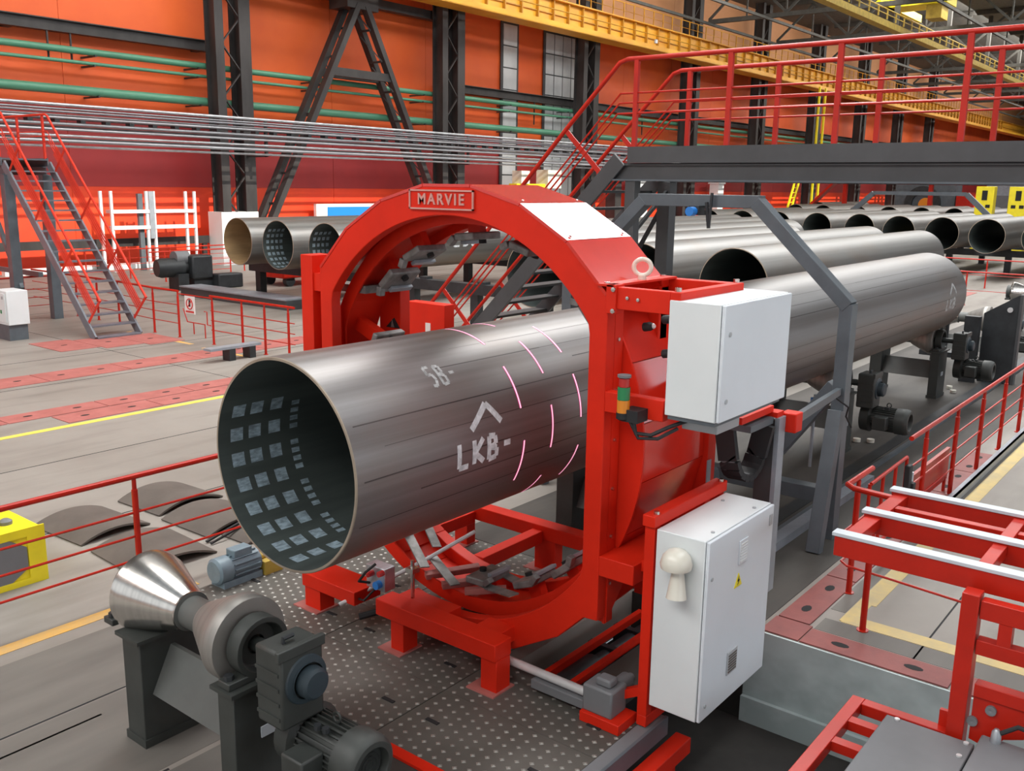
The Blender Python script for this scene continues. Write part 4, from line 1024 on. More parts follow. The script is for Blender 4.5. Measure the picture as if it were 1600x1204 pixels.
# ================================================================== ROLLER STANDS
def roller_stand(label, x, dz=0.0, seg=40):
    t = thing('roller_stand', label, 'roller stand', (x, 4.9, 0), 'roller stands under the pipe line')
    h = .745 + dz
    for (y0, y1) in ((5.30, 5.51), (4.30, 4.455)):
        p = MB().box((x - .24, y0, 0), (x + .26, y1, h)).build('post', 'stand', t, bevel=.006)
        MB().box((x - .27, y0 - .03, h), (x + .29, y1 + .03, h + .025)).build('top_plate', 'stand', p)
        MB().box((x - .25, y0 - .012, .0), (x + .27, y1 + .012, .06)).build('base_plate', 'stand', p)
    w = [(x - .17, .36), (x - .02, .66), (x + .01, .66), (x - .14, .36)]
    MB().prism(w, 1, 4.455, 5.30).build('web_plate', 'webgrey', t)
    z = .955 + dz
    MB().lathe((x, 5.60, z), (0, -1, 0), [(0, .05), (0, .255), (.03, .275), (.09, .27), (.52, .125), (.525, .13), (.54, .13)], seg).build('roller_cone', 'chrome', t)
    MB().lathe((x, 5.06, z), (0, -1, 0), [(0, .128), (.005, .105), (.18, .105), (.20, .115)], seg).build('hub', 'webgrey', t)
    MB().lathe((x, 4.875, z), (0, -1, 0), [(0, .115), (.03, .135), (.30, .262), (.31, .268), (.41, .268), (.42, .262), (.42, .16), (.40, .05)], seg).build('roller_cone', 'conegrey', t)
    MB().lathe((x, 5.66, z), (0, -1, 0), [(0, 0), (0, .045), (1.72, .045), (1.72, 0)], 16).build('axle', 'stand', t)
    for y0 in (4.375, 5.66):
        yy = y0 if y0 < 5 else 5.655
        bb = MB().lathe((x, yy + .055, z), (0, -1, 0), [(0, .06), (0, .185), (.11, .185), (.11, .15), (.04, .13), (.04, .06)], 28)
        k = bb.build('bearing', 'stand', t, bevel=.004)
        MB().box((x - .25, yy - .055, h + .025), (x + .27, yy + .055, h + .07)).build('bearing_foot', 'stand', k, bevel=.006)
        q = MB()
        for sx in (-.21, .22): q.lathe((x + sx, yy, h + .07), (0, 0, 1), [(0, .03), (.03, .03), (.031, 0)], 6)
        q.build('bolt', 'dark', k, props={'kind': 'stuff'})
    gx0, gx1 = x - .20, x + .10
    gm = (gx0 + gx1) / 2
    gb = MB().box((gx0, 3.90, z - .30), (gx1, 4.13, z + .17)).build('gearbox', 'stand', t, bevel=.018)
    MB().box((gx0 - .015, 3.895, z + .12), (gx1 + .015, 3.93, z + .185)).build('cover_lip', 'stand', gb, bevel=.006)
    rb = MB()
    for i in range(4): rb.box((gx0 - .008, 3.92, z - .24 + i * .09), (gx0 + .01, 4.12, z - .22 + i * .09))
    rb.build('rib', 'stand', gb, props={'kind': 'stuff'})
    MB().lathe((gm + .02, 3.90, z - .04), (0, -1, 0), [(0, .145), (.012, .14), (.018, .105), (.03, .105)], 30).build('flange', 'teal', gb)
    MB().lathe((gm + .03, 3.885, z - .05), (0, -1, 0), [(0, .095), (.06, .092), (.075, .075), (.077, .0)], 30).build('shaft_cap', 'teal', gb)
    MB().tube([(gm - .05, 4.0, z + .17), (gm - .05, 4.0, z + .20), (gm + .02, 4.0, z + .20)], .014, 6).build('filler', 'dark', gb)
    mx = x + .07; mz = z - .47
    MB().lathe((mx, 4.10, mz), (0, -1, 0), [(0, .05), (0, .19), (.12, .20), (.15, .16)], 24).build('adapter', 'stand', gb)
    mo = MB().lathe((mx, 3.97, mz), (0, -1, 0), [(0, .15), (.36, .15)], 28).build('motor', 'stand', t)
    fm = MB()
    for i in range(30):
        a = 2 * PI * i / 30; u = Vector((math.cos(a), 0, math.sin(a)))
        fm.bar(Vector((mx, 3.95, mz)) + u * .158, Vector((mx, 3.63, mz)) + u * .158, .010, .022, u)
    fm.build('cooling_fins', 'stand', mo, props={'kind': 'stuff'})
    MB().lathe((mx, 3.64, mz), (0, -1, 0), [(0, .155), (.0, .180), (.11, .182), (.15, .172), (.172, .15), (.175, .12), (.165, .115), (.12, .11), (.12, 0)], 30).build('fan_cover', 'stand', mo)
    fg = MB()
    for r_ in (.03, .055, .08): fg.tube([(mx + r_ * math.cos(2 * PI * i / 16), 3.50, mz + r_ * math.sin(2 * PI * i / 16)) for i in range(17)], .003, 5, False)
    fg.build('fan_grille', 'dark', mo)
    MB().box((mx - .31, 3.70, mz - .10), (mx - .15, 3.88, mz + .08)).build('terminal_box', 'stand', mo, bevel=.012)
    MB().lathe((mx - .11, 3.80, mz + .16), (0, 0, 1), [(0, .022), (.03, .022), (.031, 0)], 8).lathe((mx - .10, 3.74, mz + .16), (0, 0, 1), [(0, .022), (.03, .022), (.031, 0)], 8).build('cable_gland', 'dark', mo)
    MB().tube([(mx, 3.76 + .03 * math.cos(2 * PI * i / 12), mz + .20 + .03 * math.sin(2 * PI * i / 12)) for i in range(13)], .008, 6, False).build('lifting_eye', 'stand', mo)
    MB().box((x - .06, 4.292, .40), (x + .06, 4.30, .47)).build('rating_plate', 'stripw', t)
    return t


s0 = roller_stand('dark roller stand with two shiny steel cones and hanging motor, nearest, at lower left', 3.12)
s1 = roller_stand('dark roller stand seen through the ring below the pipe', 7.95, .06, 24); s1.location.x += .02
s2 = roller_stand('dark roller stand with motor under the pipe, just behind the grey portal', 13.0, .09, 24)
s3 = clone(s2, (4.9, 0, 0), 'dark roller stand under the far end of the pipe')
s4 = clone(s2, (8.6, -.1, 0), 'dark roller stand with shiny rollers beyond the far pipe end')
s5 = clone(s2, (15.0, -.4, 0), 'furthest roller stand with shiny rollers at the right frame edge')
blk = thing('stop_plate', 'tall black steel plate standing upright beyond the far pipe end', 'plate', (20.0, 3.95, 0))
MB().prism([(3.55, 0), (4.15, 0), (4.15, 1.35), (3.55, 1.75)], 0, 20.0, 20.12).build('plate', 'dark', blk)
MB().box((19.98, 3.50, 0), (20.16, 3.55, 1.75)).build('edge', 'beamgrey', blk)
MB().box((19.7, 4.15, 0), (19.86, 4.42, 1.3)).build('post', 'dark', blk)
MB().lathe((20.0, 3.7, 1.45), (-1, 0, 0), [(0, .05), (.03, .05), (.031, 0)], 12).build('roller_end', 'steelrod', blk)
MB().box((19.7, 4.42, .45), (20.0, 5.2, .55)).build('cross_member', 'dark', blk)
sp = thing('sensor_pole', 'thin pole with blue sensor head standing under the pipe by the portal', 'sensor', (12.05, 4.42, 0))
MB().tube([(12.05, 4.42, 0), (12.05, 4.42, 1.0)], .022, 8).build('pole', 'lightgrey', sp)
MB().lathe((12.05, 4.42, .82), (0, 0, 1), [(0, .0), (.01, .06), (.13, .06), (.14, 0)], 12).build('blue_head', 'bluep', sp)
sp2 = thing('sensor_pole', 'dark pole with orange cap standing beyond the far pipe end', 'sensor', (19.0, 4.55, 0))
MB().tube([(19.0, 4.55, 0), (19.0, 4.55, 1.35)], .035, 8).build('pole', 'dark', sp2)
MB().box((18.85, 4.42, 1.35), (19.15, 4.72, 1.43)).build('orange_cap', 'signred', sp2)
MB().tube([(19.02, 4.6, 1.3), (19.1, 4.75, .8), (19.0, 4.6, .2)], .012, 6).build('cable', 'rubber', sp2)
# small items on the trench floor
for i, (x, y) in enumerate(((13.75, 4.37), (13.85, 4.2), (18.45, 4.20), (18.8, 4.35))):
    tag(MB().lathe((x, y, .012), (0, 0, 1), [(0, .055), (.05, .055), (.052, 0)], 12).build('anchor_cap', 'cream'), 'pale anchor cap on the dark trench floor, %s along the pipe line' % ORD[i], 'cap')

# ================================================================== ROLLER TABLE, RIGHT FOREGROUND
tb = thing('support_table', 'red steel table with three white topped rails at right, on a red column', 'table', (6.2, 1.0, 0))
TZ = 1.5
for x, nm_ in ((5.80, 'a'), (6.36, 'b'), (6.97, 'c')):
    br = MB().box((x - .035, -.6, TZ - .145), (x + .035, 1.915, TZ - .012)).build('rail_beam', 'rail', tb, bevel=.004)
    MB().box((x - .045, -.6, TZ - .012), (x + .045, 1.93, TZ + .012)).build('wear_strip', 'stripw', br, bevel=.003)
MB().box((5.83, 1.80, TZ - .10), (6.94, 1.90, TZ - .025)).build('end_beam', 'rail', tb, bevel=.004)
MB().box((6.62, -.6, TZ - .09), (6.69, 1.80, TZ - .03)).build('inner_beam', 'rail', tb, bevel=.004)
MB().box((5.83, 1.02, TZ - .10), (6.94, 1.10, TZ - .02)).build('cross_beam', 'rail', tb, bevel=.004)
MB().box((5.58, 1.005, -.85), (5.70, 1.10, TZ - .10)).build('column', 'rail', tb, bevel=.005)
MB().box((5.60, .2, TZ - .24), (5.68, 1.0, TZ - .13)).build('upper_bracket', 'rail', tb, bevel=.004)
MB().box((5.60, .2, TZ - .46), (5.68, 1.0, TZ - .37)).build('middle_bracket', 'rail', tb, bevel=.004)
for y in (.86, .62): MB().box((5.60, y - .035, TZ - .37), (5.68, y + .035, TZ - .24)).build('spacer', 'rail', tb)
MB().box((5.60, .58, TZ - .72), (5.68, .98, TZ - .64)).build('lower_bracket', 'rail', tb, bevel=.004)
mp_ = MB().prism([(.66, .78), (.98, .78), (.98, .50), (.86, .47), (.80, .56), (.70, .60), (.66, .66)], 0, 5.62, 5.66).build('mount_plate', 'rail', tb)
q = MB()
for y, z in ((.88, .72), (.97, .62)): q.lathe((5.62, y, z), (-1, 0, 0), [(0, .03), (.02, .03), (.021, .012), (.015, 0)], 12)
q.build('bolt', 'boxgrey', mp_, props={'kind': 'stuff'})
for x in (6.30, 6.9):
    MB().box((x, .75, TZ - .30), (x + .08, .85, TZ - .145)).build('hanger', 'rail', tb)
MB().box((6.92, .2, TZ - .55), (7.02, .30, TZ - .14)).box((6.36, .2, TZ - .30), (6.97, .3, TZ - .2)).build('rear_frame', 'rail', tb)
# ladder shaped frame at the foot of the column
for a, b in (((4.55, 1.60, .42), (5.68, 1.68, .495)), ((5.60, 1.103, .42), (5.68, 1.60, .495)), ((4.55, .9, .42), (4.63, 1.60, .50)), ):
    MB().box(a, b).build('lower_frame', 'rail', tb, bevel=.004)
for x in (5.08, 5.36): MB().box((x, 1.38, .43), (x + .07, 1.60, .49)).build('rung', 'rail', tb)
MB().box((5.66, 1.103, .40), (5.69, 1.16, .60)).build('corner_gusset', 'rail', tb)
gc = thing('grey_cover', 'flat grey cover plate in the red frame below the table column', 'cover', (5.0, 1.1, .4))
MB().box((4.30, .93, .36), (5.55, 1.43, .515)).build('cover', 'boxgrey', gc, bevel=.008)
MB().box((4.4, 1.0, -.85), (4.5, 1.1, .36)).build('leg', 'dark', gc); MB().box((5.4, 1.25, -.85), (5.5, 1.35, .36)).build('leg', 'dark', gc)
q = MB()
for x, y in ((5.52, 1.36), (5.52, .97), (5.36, .97)): q.lathe((x, y, .515), (0, 0, 1), [(0, .016), (.01, .016), (.011, 0)], 8)
q.build('screw', 'steelrod', gc, props={'kind': 'stuff'})
tk = thing('motor_housing', 'teal and grey housing with black cable right of the grey cover', 'housing', (5.0, .6, .4))
MB().box((4.7, .2, .36), (5.56, .905, .54)).build('side', 'teal', tk, bevel=.01)
MB().box((4.95, .2, .54), (5.54, .90, .60)).build('lid', 'boxgrey', tk, bevel=.012)
MB().tube([(5.5, .80, .66), (5.52, .72, .72), (5.5, .6, .72), (5.45, .5, .68), (5.4, .4, .62)], .014, 8).build('cable', 'rubber', tk)
MB().lathe((5.5, .82, .60), (0, 0, 1), [(0, .03), (.06, .025), (.08, .012), (.081, 0)], 12).build('cable_gland', 'galv', tk)
MB().box((4.8, .3, -.85), (4.9, .4, .36)).build('leg', 'dark', tk); MB().box((5.4, .3, -.85), (5.5, .4, .36)).build('leg', 'dark', tk)

# ================================================================== LEFT FLOOR ITEMS
def offcut(cx, cy, w, ln, z0, label, rot=0):
    R_ = 1.0; half = math.asin(w / 2 / R_); n = 12; t = .022; vs = []; fs = []
    for k, (yy) in enumerate((-ln / 2, ln / 2)):
        for rr in (R_, R_ - t):
            for i in range(n + 1):
                a = -half + 2 * half * i / n
                vs.append((rr * math.sin(a), yy, rr * math.cos(a) - R_ * math.cos(half)))
    N = n + 1
    for i in range(n):
        fs += [(i, i + 1, 2 * N + i + 1, 2 * N + i), (N + i, 3 * N + i, 3 * N + i + 1, N + i + 1), (i, N + i, N + i + 1, i + 1), (2 * N + i, 2 * N + i + 1, 3 * N + i + 1, 3 * N + i)]
    fs += [(0, 2 * N, 3 * N, N), (n, N + n, 3 * N + n, 2 * N + n)]
    o = MB().add(vs, fs).build('curved_offcut', 'scrap'); o.location = (cx, cy, z0 + .006); o.rotation_euler = (0, 0, rot)
    return tag(o, label, 'steel plate', 'curved pipe offcuts on the floor')
offcut(4.72, 9.48, .80, .92, .012, 'curved steel offcut arched on the floor, leftmost beyond the railing', .06)
offcut(4.74, 8.30, .86, .92, .012, 'curved steel offcut arched on the floor, nearest to the roller stand cones', -.05)
offcut(5.75, 9.62, .86, .80, .012, 'curved steel offcut arched on the floor, furthest back by the pipe mouth', .05)
offcut(5.72, 8.66, .84, .85, .012, 'curved steel offcut arched on the floor, middle one right of the railing post', .02)
offcut(5.85, 7.98, .80, .44, .012, 'curved steel offcut arched on the floor, just behind the blue grey motor', .02)
sr = thing('steel_strip', 'pair of thin steel strips lying across the curved offcuts', 'strip', (5.4, 8.3, 0))
MB().bar((5.22, 8.12, .02), (6.1, 8.20, .17), .025, .02).bar((5.22, 8.04, .02), (6.1, 8.12, .17), .02, .02).build('strip', 'dark', sr)

yb = thing('yellow_machine', 'yellow box shaped machine with grey octagonal panel at the left frame edge', 'machine', (3.0, 8.9, 0))
MB().box((2.0, 8.49, .03), (3.75, 9.6, .53)).build('body', 'yellow', yb, bevel=.02)
MB().prism([(2.35, .06), (3.45, .06), (3.60, .16), (3.60, .36), (3.45, .46), (2.35, .46), (2.2, .36), (2.2, .16)], 1, 8.472, 8.49).build('front_panel', 'boxgrey', yb)
MB().box((1.95, 8.47, 0), (3.77, 8.485, .06)).box((1.95, 8.47, .46), (3.77, 8.485, .54)).box((3.61, 8.47, .06), (3.77, 8.485, .46)).build('front_frame', 'yellow', yb)
MB().box((2.9, 8.6, .53), (3.3, 9.2, .57)).build('top_recess', 'boxgrey', yb)
MB().box((3.40, 8.7, .53), (3.46, 9.5, .62)).box((3.0, 9.3, .53), (3.46, 9.36, .66)).build('top_rib', 'yellow', yb)
MB().lathe((3.55, 8.75, .53), (0, 0, 1), [(0, .06), (.03, .06), (.05, .03), (.051, 0)], 14).build('top_knob', 'boxgrey', yb)

mf = thing('floor_motor', 'blue grey electric motor lying at the deck edge left of the ring', 'motor', (4.85, 7.1, 0))
MB().lathe((4.62, 7.10, .16), (1, 0, 0), [(0, 0), (0, .10), (.02, .125), (.14, .125), (.14, .105), (.46, .105), (.48, .06), (.48, 0)], 24).build('motor_body', 'motorblue', mf)
f_ = MB()
for i in range(14):
    a = 2 * PI * i / 14; u = Vector((0, math.cos(a), math.sin(a)))
    f_.bar(Vector((4.78, 7.1, .16)) + u * .112, Vector((5.06, 7.1, .16)) + u * .112, .008, .022, u)
f_.build('cooling_fins', 'motorblue', mf, props={'kind': 'stuff'})
MB().box((4.80, 7.03, .25), (5.0, 7.16, .33)).build('terminal_box', 'motorblue', mf, bevel=.01)
MB().box((4.66, 7.0, .01), (5.08, 7.2, .07)).build('foot', 'motorblue', mf)
MB().lathe((5.1, 7.1, .16), (1, 0, 0), [(0, .03), (.14, .03), (.141, 0)], 12).box((5.1, 6.98, .01), (5.3, 7.24, .14)).build('coupling', 'yellowdull', mf)

bx = thing('control_box', 'white control box on a grey plinth at the left frame edge', 'box', (9.7, 22.5, 0))
MB().box((9.50, 22.15, .36), (9.98, 22.85, 1.14)).build('body', 'cab', bx, bevel=.012)
MB().box((9.48, 22.22, .42), (9.50, 22.78, 1.08)).build('door', 'cab', bx, bevel=.008)
MB().box((9.52, 22.2, 0), (9.94, 22.8, .36)).build('plinth', 'grey', bx)
MB().box((9.47, 22.28, .95), (9.48, 22.36, 1.02)).build('lock', 'vent', bx)
MB().box((9.47, 22.4, .62), (9.48, 22.46, .70)).build('green_label', 'greenl', bx)

jk = thing('steel_bracket', 'small grey steel bracket lying by the red floor plates behind the pipe mouth', 'bracket', (12.0, 16.8, 0))
MB().box((10.95, 16.5, .25), (12.2, 16.75, .30)).build('plate', 'lightgrey', jk)
MB().box((11.4, 16.5, 0), (11.55, 16.75, .25)).build('support', 'dark', jk)
MB().box((11.9, 16.5, 0), (12.05, 16.75, .25)).build('support', 'dark', jk)

# drive motors at the left end of the rack
dv = thing('conveyor_drive', 'dark gear motor drive on the floor left of the rusty pipe end', 'motor', (18.4, 28.6, 0))
MB().lathe((17.4, 29.1, .75), (1, -.15, 0), [(0, 0), (0, .28), (.15, .33), (.9, .33), (.9, .22), (1.1, .22), (1.1, 0)], 20).build('motor', 'dark', dv)
MB().box((18.4, 28.5, .35), (19.2, 29.2, 1.15)).build('gearbox', 'dark', dv, bevel=.06)
MB().box((17.9, 28.6, 0), (18.3, 29.2, .55)).box((18.5, 28.6, 0), (19.2, 29.1, .4)).build('pedestal', 'dark', dv)
MB().lathe((18.0, 29.0, 1.05), (1, 0, 0), [(0, 0), (0, .25), (.5, .25), (.5, 0)], 16).build('drum', 'boxgrey', dv)
MB().box((19.2, 28.2, 0), (20.2, 28.7, .5)).build('coupling_guard', 'dark', dv, bevel=.05)
rt_ = thing('red_trolley', 'red trolley under the open ends of the leftmost rack pipes', 'trolley', (21.8, 29.3, 0))
MB().box((21.0, 27.0, .30), (23.6, 28.6, .95)).build('body', 'rail', rt_, bevel=.05)
for x in (21.4, 22.2, 23.0): MB().box((x, 26.97, .55), (x + .12, 27.0, .85)).build('handle', 'stripw', rt_)
for x in (21.4, 23.2): MB().lathe((x, 27.1, .2), (0, 1, 0), [(0, 0), (0, .2), (.2, .2), (.2, 0)], 16).build('wheel', 'dark', rt_); MB().lathe((x, 28.2, .2), (0, 1, 0), [(0, 0), (0, .2), (.2, .2), (.2, 0)], 16).build('wheel', 'dark', rt_)
wc = thing('walkway_channel', 'low dark steel channel on the floor below the leftmost rack pipes', 'channel', (17.6, 25, 0))
MB().box((17.2, 22.0, 0), (17.9, 27.4, .28)).build('channel', 'beamgrey', wc)
MB().box((17.15, 22.0, .28), (17.95, 27.4, .32)).build('flange', 'lightgrey', wc)

# white scaffold rack by the wall
sf = thing('scaffold_rack', 'white tubular storage rack standing against the red wall', 'rack', (21.5, 36.4, 0))
for x in (19.35, 19.78, 21.3, 21.62, 23.1, 23.52):
    MB().box((x - .05, 36.0, 0), (x + .05, 36.1, 3.2)).build('upright', 'cab', sf)
for z in (2.42, 1.78):
    MB().box((19.78, 35.95, z - .09), (23.52, 36.5, z + .04)).build('shelf', 'cab', sf)
MB().box((21.36, 35.94, 1.3), (21.58, 36.0, 3.2)).build('panel', 'lightgrey', sf)
MB().box((21.0, 36.15, 0), (21.2, 36.3, 3.1)).build('rear_post', 'grey', sf)
kb = thing('wall_kerb', 'white painted kerb along the foot of the red wall', 'kerb', (24, 37.3, 0))
MB().box((16, 37.2, 0), (27.5, 37.5, .22)).build('kerb', 'cab', kb)
hb = thing('guide_beam', 'long dark horizontal beam in front of the lower red wall', 'beam', (21, 36.9, 0))
MB().box((12, 36.85, .95), (24.7, 37.05, 1.28)).build('beam', 'column', hb)
for x in (14, 19.5, 24.4): MB().box((x, 36.88, 0), (x + .2, 37.02, .95)).build('leg', 'column', hb)

# ================================================================== COLUMNS, BRACES, RUNWAY
def column(x, label, base=True):
    t = thing('steel_column', label, 'column', (x, 36.4, 0), 'columns along the orange wall')
    for dx, w in ((-.80, .42), (.42, .58)):
        MB().box((x + dx, 36.0, 0), (x + dx + w, 36.06, 18.97)).box((x + dx + w / 2 - .04, 36.06, 0), (x + dx + w / 2 + .04, 36.7, 18.97)).box((x + dx, 36.7, 0), (x + dx + w, 36.76, 18.97)).build('flange_post', 'column', t)
    z = 0.6; k = 0
    lb = MB()
    while z < 17:
        lb.bar((x - .45, 36.1, z), (x + .5, 36.1, z + 1.1), .05, .09, (0, 1, 0)) if k % 2 == 0 else lb.bar((x + .5, 36.1, z), (x - .45, 36.1, z + 1.1), .05, .09, (0, 1, 0))
        z += 1.1; k += 1
    lb.build('lacing', 'column', t)
    if base:
        MB().box((x - .98, 35.9, 0), (x + .95, 36.9, 2.32)).build('sunlit_base', 'cab', t)  # white box paints in the sun patch on the column base
    return t
cx_ = [25.72, 39.85, 53.2, 67.2, 79.6, 92.5, 105.5, 118.5, 131.5]
column(cx_[0], 'dark double column with white sunlit base, left of the A shaped brace')
c1 = column(cx_[1], 'dark double column, first to the right of the A shaped brace', False)
for i, x in enumerate(cx_[2:]):
    clone(c1, (x - cx_[1], 0, 0), 'dark double column on the orange wall, %s right of the A shaped brace' % ORD[i + 1])
clone(c1, (11.6 - cx_[1], 0, 0), 'dark double column on the orange wall, left of the frame')

def abrace(x0, x1, xa, label):
    t = thing('angled_brace', label, 'brace', ((x0 + x1) / 2, 36.3, 0))
    za = 12.0
    for y in (35.75, 36.6):
        MB().bar((x0, y, 1.4), (xa - .25, y, za), .28, .36, (0, 1, 0)).build('leg', 'column', t)
        MB().bar((x1, y, 1.4), (xa + .25, y, za), .28, .36, (0, 1, 0)).build('leg', 'column', t)
    f = .69
    for y in (35.75, 36.6):
        xl, xr = x0 + (xa - x0) * f, x1 + (xa - x1) * f
        MB().box((xl - .1, y - .1, 8.62), (xr + .1, y + .1, 9.0)).build('cross_tie', 'column', t)
    r_ = MB()
    for i in range(7):
        f = .12 + i * .13; z = 1.4 + (za - 1.4) * f
        for a in (x0 + (xa - x0) * f, x1 + (xa - x1) * f):
            r_.bar((a, 35.75, z), (a, 36.6, z), .06, .10)
            a2 = a + ((xa - x0) if a < xa else (xa - x1)) * .11
            r_.bar((a, 35.75, z), (a2, 36.6, z + .11 * (za - 1.4)), .04, .06)
    r_.build('lacing', 'column', t)
    MB().box((xa - 1.0, 35.6, za - .2), (xa + 1.0, 36.9, za + .35)).build('apex_plate', 'column', t)
    MB().box((x0 - .25, 35.6, 0), (x0 + .25, 36.75, 1.4)).build('footing', 'column', t)
    MB().box((x1 - .3, 35.6, 0), (x1 + .18, 36.75, 1.4)).build('footing', 'column', t)
abrace(26.98, 38.82, 33.0, 'dark A shaped brace between the first two columns on the wall')
hb2 = thing('longitudinal_beam', 'dark horizontal beam between the columns above the green pipes, at upper left', 'beam', (18, 36.5, 9))
MB().box((8, 37.38, 9.18), (26.2, 37.44, 9.58)).box((8, 37.22, 9.14), (26.2, 37.6, 9.2)).box((8, 37.22, 9.56), (26.2, 37.6, 9.60)).build('beam', 'column', hb2)
for x in (9, 17, 25): MB().box((x, 37.58, 9.14), (x + .3, 37.99, 9.3)).build('wall_bracket', 'column', hb2)
hang = MB()
for x in (18.4, 19.3): hang.bar((x, 37.3, 9.16), (x, 37.3, 8.1), .06, .06)
hang.bar((18.3, 37.3, 8.1), (19.4, 37.3, 8.1), .07, .09); hang.build('pipe_hanger', 'column', hb2)
hb3 = thing('longitudinal_beam', 'dark horizontal beam right of the first brace, crossing the frosted windows', 'beam', (47, 36.5, 8))
MB().box((40.5, 37.38, 8.80), (130, 37.44, 9.20)).box((40.5, 37.22, 8.76), (130, 37.6, 8.82)).box((40.5, 37.22, 9.18), (130, 37.6, 9.22)).build('beam', 'column', hb3)
for x in (41, 56, 74, 100, 125): MB().box((x, 37.58, 8.76), (x + .3, 37.99, 8.9)).build('wall_bracket', 'column', hb3)
hang = MB()
for x in (48.9, 62): hang.bar((x, 37.3, 8.8), (x, 37.3, 7.4), .06, .06)
hang.build('pipe_hanger', 'column', hb3)
hb4 = thing('eaves_beam', 'dark beam under the yellow crane runway at the top edge of the picture', 'beam', (33, 36.2, 12))
MB().box((26.3, 36.95, 12.3), (41, 37.4, 12.75)).build('beam', 'column', hb4)

for (z, r_, y, l) in ((8.5, .13, 37.0, 'upper thick green pipe along the orange wall'), (8.08, .07, 37.05, 'thin green pipe between the two thick green pipes on the wall'), (7.02, .18, 37.0, 'lower thick green pipe along the orange wall')):
    mb = MB().tube([(5, y, z), (60, y, z - .06), (150, y, z - .1)], r_, 14); o = mb.build('green_pipe', 'green'); tag(o, l, 'pipe', 'green pipes on the wall')
    c = MB().box((14.5, y - r_ - .02, z - r_ - .05), (14.58, 37.98, z - r_ + .02)).build('pipe_bracket', 'column', o)
    for x in (20, 24.6, 31, 38.5, 46, 52): share(c, o, (x - 14.5, 0, 0))
# bundle of bright conduits
czs = [6.20, 5.98, 5.76, 5.56, 5.36, 5.16, 4.96, 4.78]
for i, z in enumerate(czs):
    y = 34.0 + (.25 if i % 2 else 0)
    o = MB().tube([(6, y, z), (50, y, z), (140, y, z)], .045 if i % 3 else .06, 8).build('conduit_pipe', 'galv' if i in (0, 5, 7) else 'conduit')
    tag(o, 'bright thin conduit pipe crossing before the red wall, %s from the top of the bundle' % ORD[i], 'pipe', 'conduit bundle before the red wall')
for i, z in enumerate([6.09, 5.87, 5.46, 5.06]):
    o = MB().tube([(6, 34.5, z), (140, 34.5, z)], .04, 8).build('conduit_pipe', 'conduit')
    tag(o, 'bright conduit pipe in the rear layer of the bundle, %s from the top' % ORD[i], 'pipe', 'conduit bundle before the red wall')
cs = thing('conduit_support', 'dark cable trestle carrying the bright conduit bundle before the red wall', 'support', (30, 34.6, 0))
for x in (13.0, 26.3, 39.6, 53, 67, 80): 
    MB().box((x - .06, 34.6, 4.7), (x + .06, 35.98, 4.78)).box((x - .06, 34.6, 4.7), (x + .06, 34.72, 6.3)).build('bracket', 'column', cs)
lug = MB()
for k in range(46): lug.box((16 + k * .95, 34.3, 5.62), (16.18 + k * .95, 34.62, 5.74))
lug.build('clip', 'dark', cs, props={'kind': 'stuff'})
MB().box((8, 34.6, 5.72), (140, 34.66, 5.80)).build('rail', 'column', cs)

# yellow crane runway
rw = thing('crane_runway', 'long yellow crane runway girder with railing along the top of the wall', 'crane runway', (80, 36, 12.7))
MB().box((26, 35.6, 12.95), (214, 35.66, 14.5)).build('web', 'gantry', rw)
MB().box((26, 35.15, 12.86), (214, 35.95, 12.95)).box((26, 35.3, 14.5), (214, 35.9, 14.58)).build('flange', 'gantry', rw)
MB().box((26, 33.9, 12.62), (214, 33.96, 12.92)).box((26, 33.9, 12.6), (214, 35.15, 12.64)).build('walkway', 'gantry', rw)
st0 = MB().box((26.5, 35.4, 12.95), (26.58, 35.6, 14.5)).build('stiffener', 'gantryd', rw)
for i in range(1, 92): share(st0, rw, (i * 1.55, 0, 0))
wr = MB().box((26.5, 33.96, 12.64), (26.56, 35.15, 12.84)).build('cross_rib', 'gantryd', rw)
for i in range(1, 70): share(wr, rw, (i * 1.55, 0, 0))
MB().box((26, 35.5, 13.70), (214, 35.6, 13.76)).build('horizontal_rib', 'gantryd', rw)
MB().tube([(26, 33.93, 13.55), (214, 33.93, 13.55)], .035, 8).build('handrail', 'gantryd', rw)
MB().tube([(26, 35.7, 15.6), (214, 35.7, 15.6)], .03, 8).tube([(26, 35.7, 15.1), (214, 35.7, 15.1)], .02, 6).build('handrail', 'gantry', rw)
ps = MB().box((26.5, 35.67, 14.58), (26.56, 35.73, 15.6)).build('rail_post', 'gantry', rw)
for i in range(1, 110): share(ps, rw, (i * 1.3, 0, 0))
lp = MB().lathe((58.2, 34.2, 13.25), (0, 0, 1), [(-.15, 0), (-.12, .12), (.1, .12), (.15, 0)], 12).build('lamp', 'stripw', rw)
# second runway and bridge crane deeper in the hall
rw2 = thing('crane_runway', 'distant yellow runway below the roof trusses at upper right', 'crane runway', (100, 22, 14))
MB().box((50, 21.9, 14.3), (214, 22.5, 14.7)).build('web', 'yellowdull', rw2)
MB().tube([(50, 21.8, 15.32), (214, 21.8, 15.32)], .04, 6).tube([(50, 21.8, 15.0), (214, 21.8, 15.0)], .03, 6).build('handrail', 'yellowdull', rw2)
ps = MB().box((50.5, 21.76, 14.7), (50.6, 21.84, 15.32)).build('rail_post', 'yellowdull', rw2)
for i in range(1, 60): share(ps, rw2, (i * 1.8, 0, 0))
cg = MB().box((57, 22.1, 14.7), (57.3, 22.4, 18.97)).build('hanger', 'truss', rw2)
for i in range(1, 12): share(cg, rw2, (i * 13, 0, 0))
br_ = thing('bridge_crane', 'yellow bridge crane cab and girder hanging under the roof at upper right', 'crane', (72, 20, 15.4))
MB().box((70.6, 19.2, 16.1), (73, 23.4, 16.7)).build('girder', 'yellow', br_)
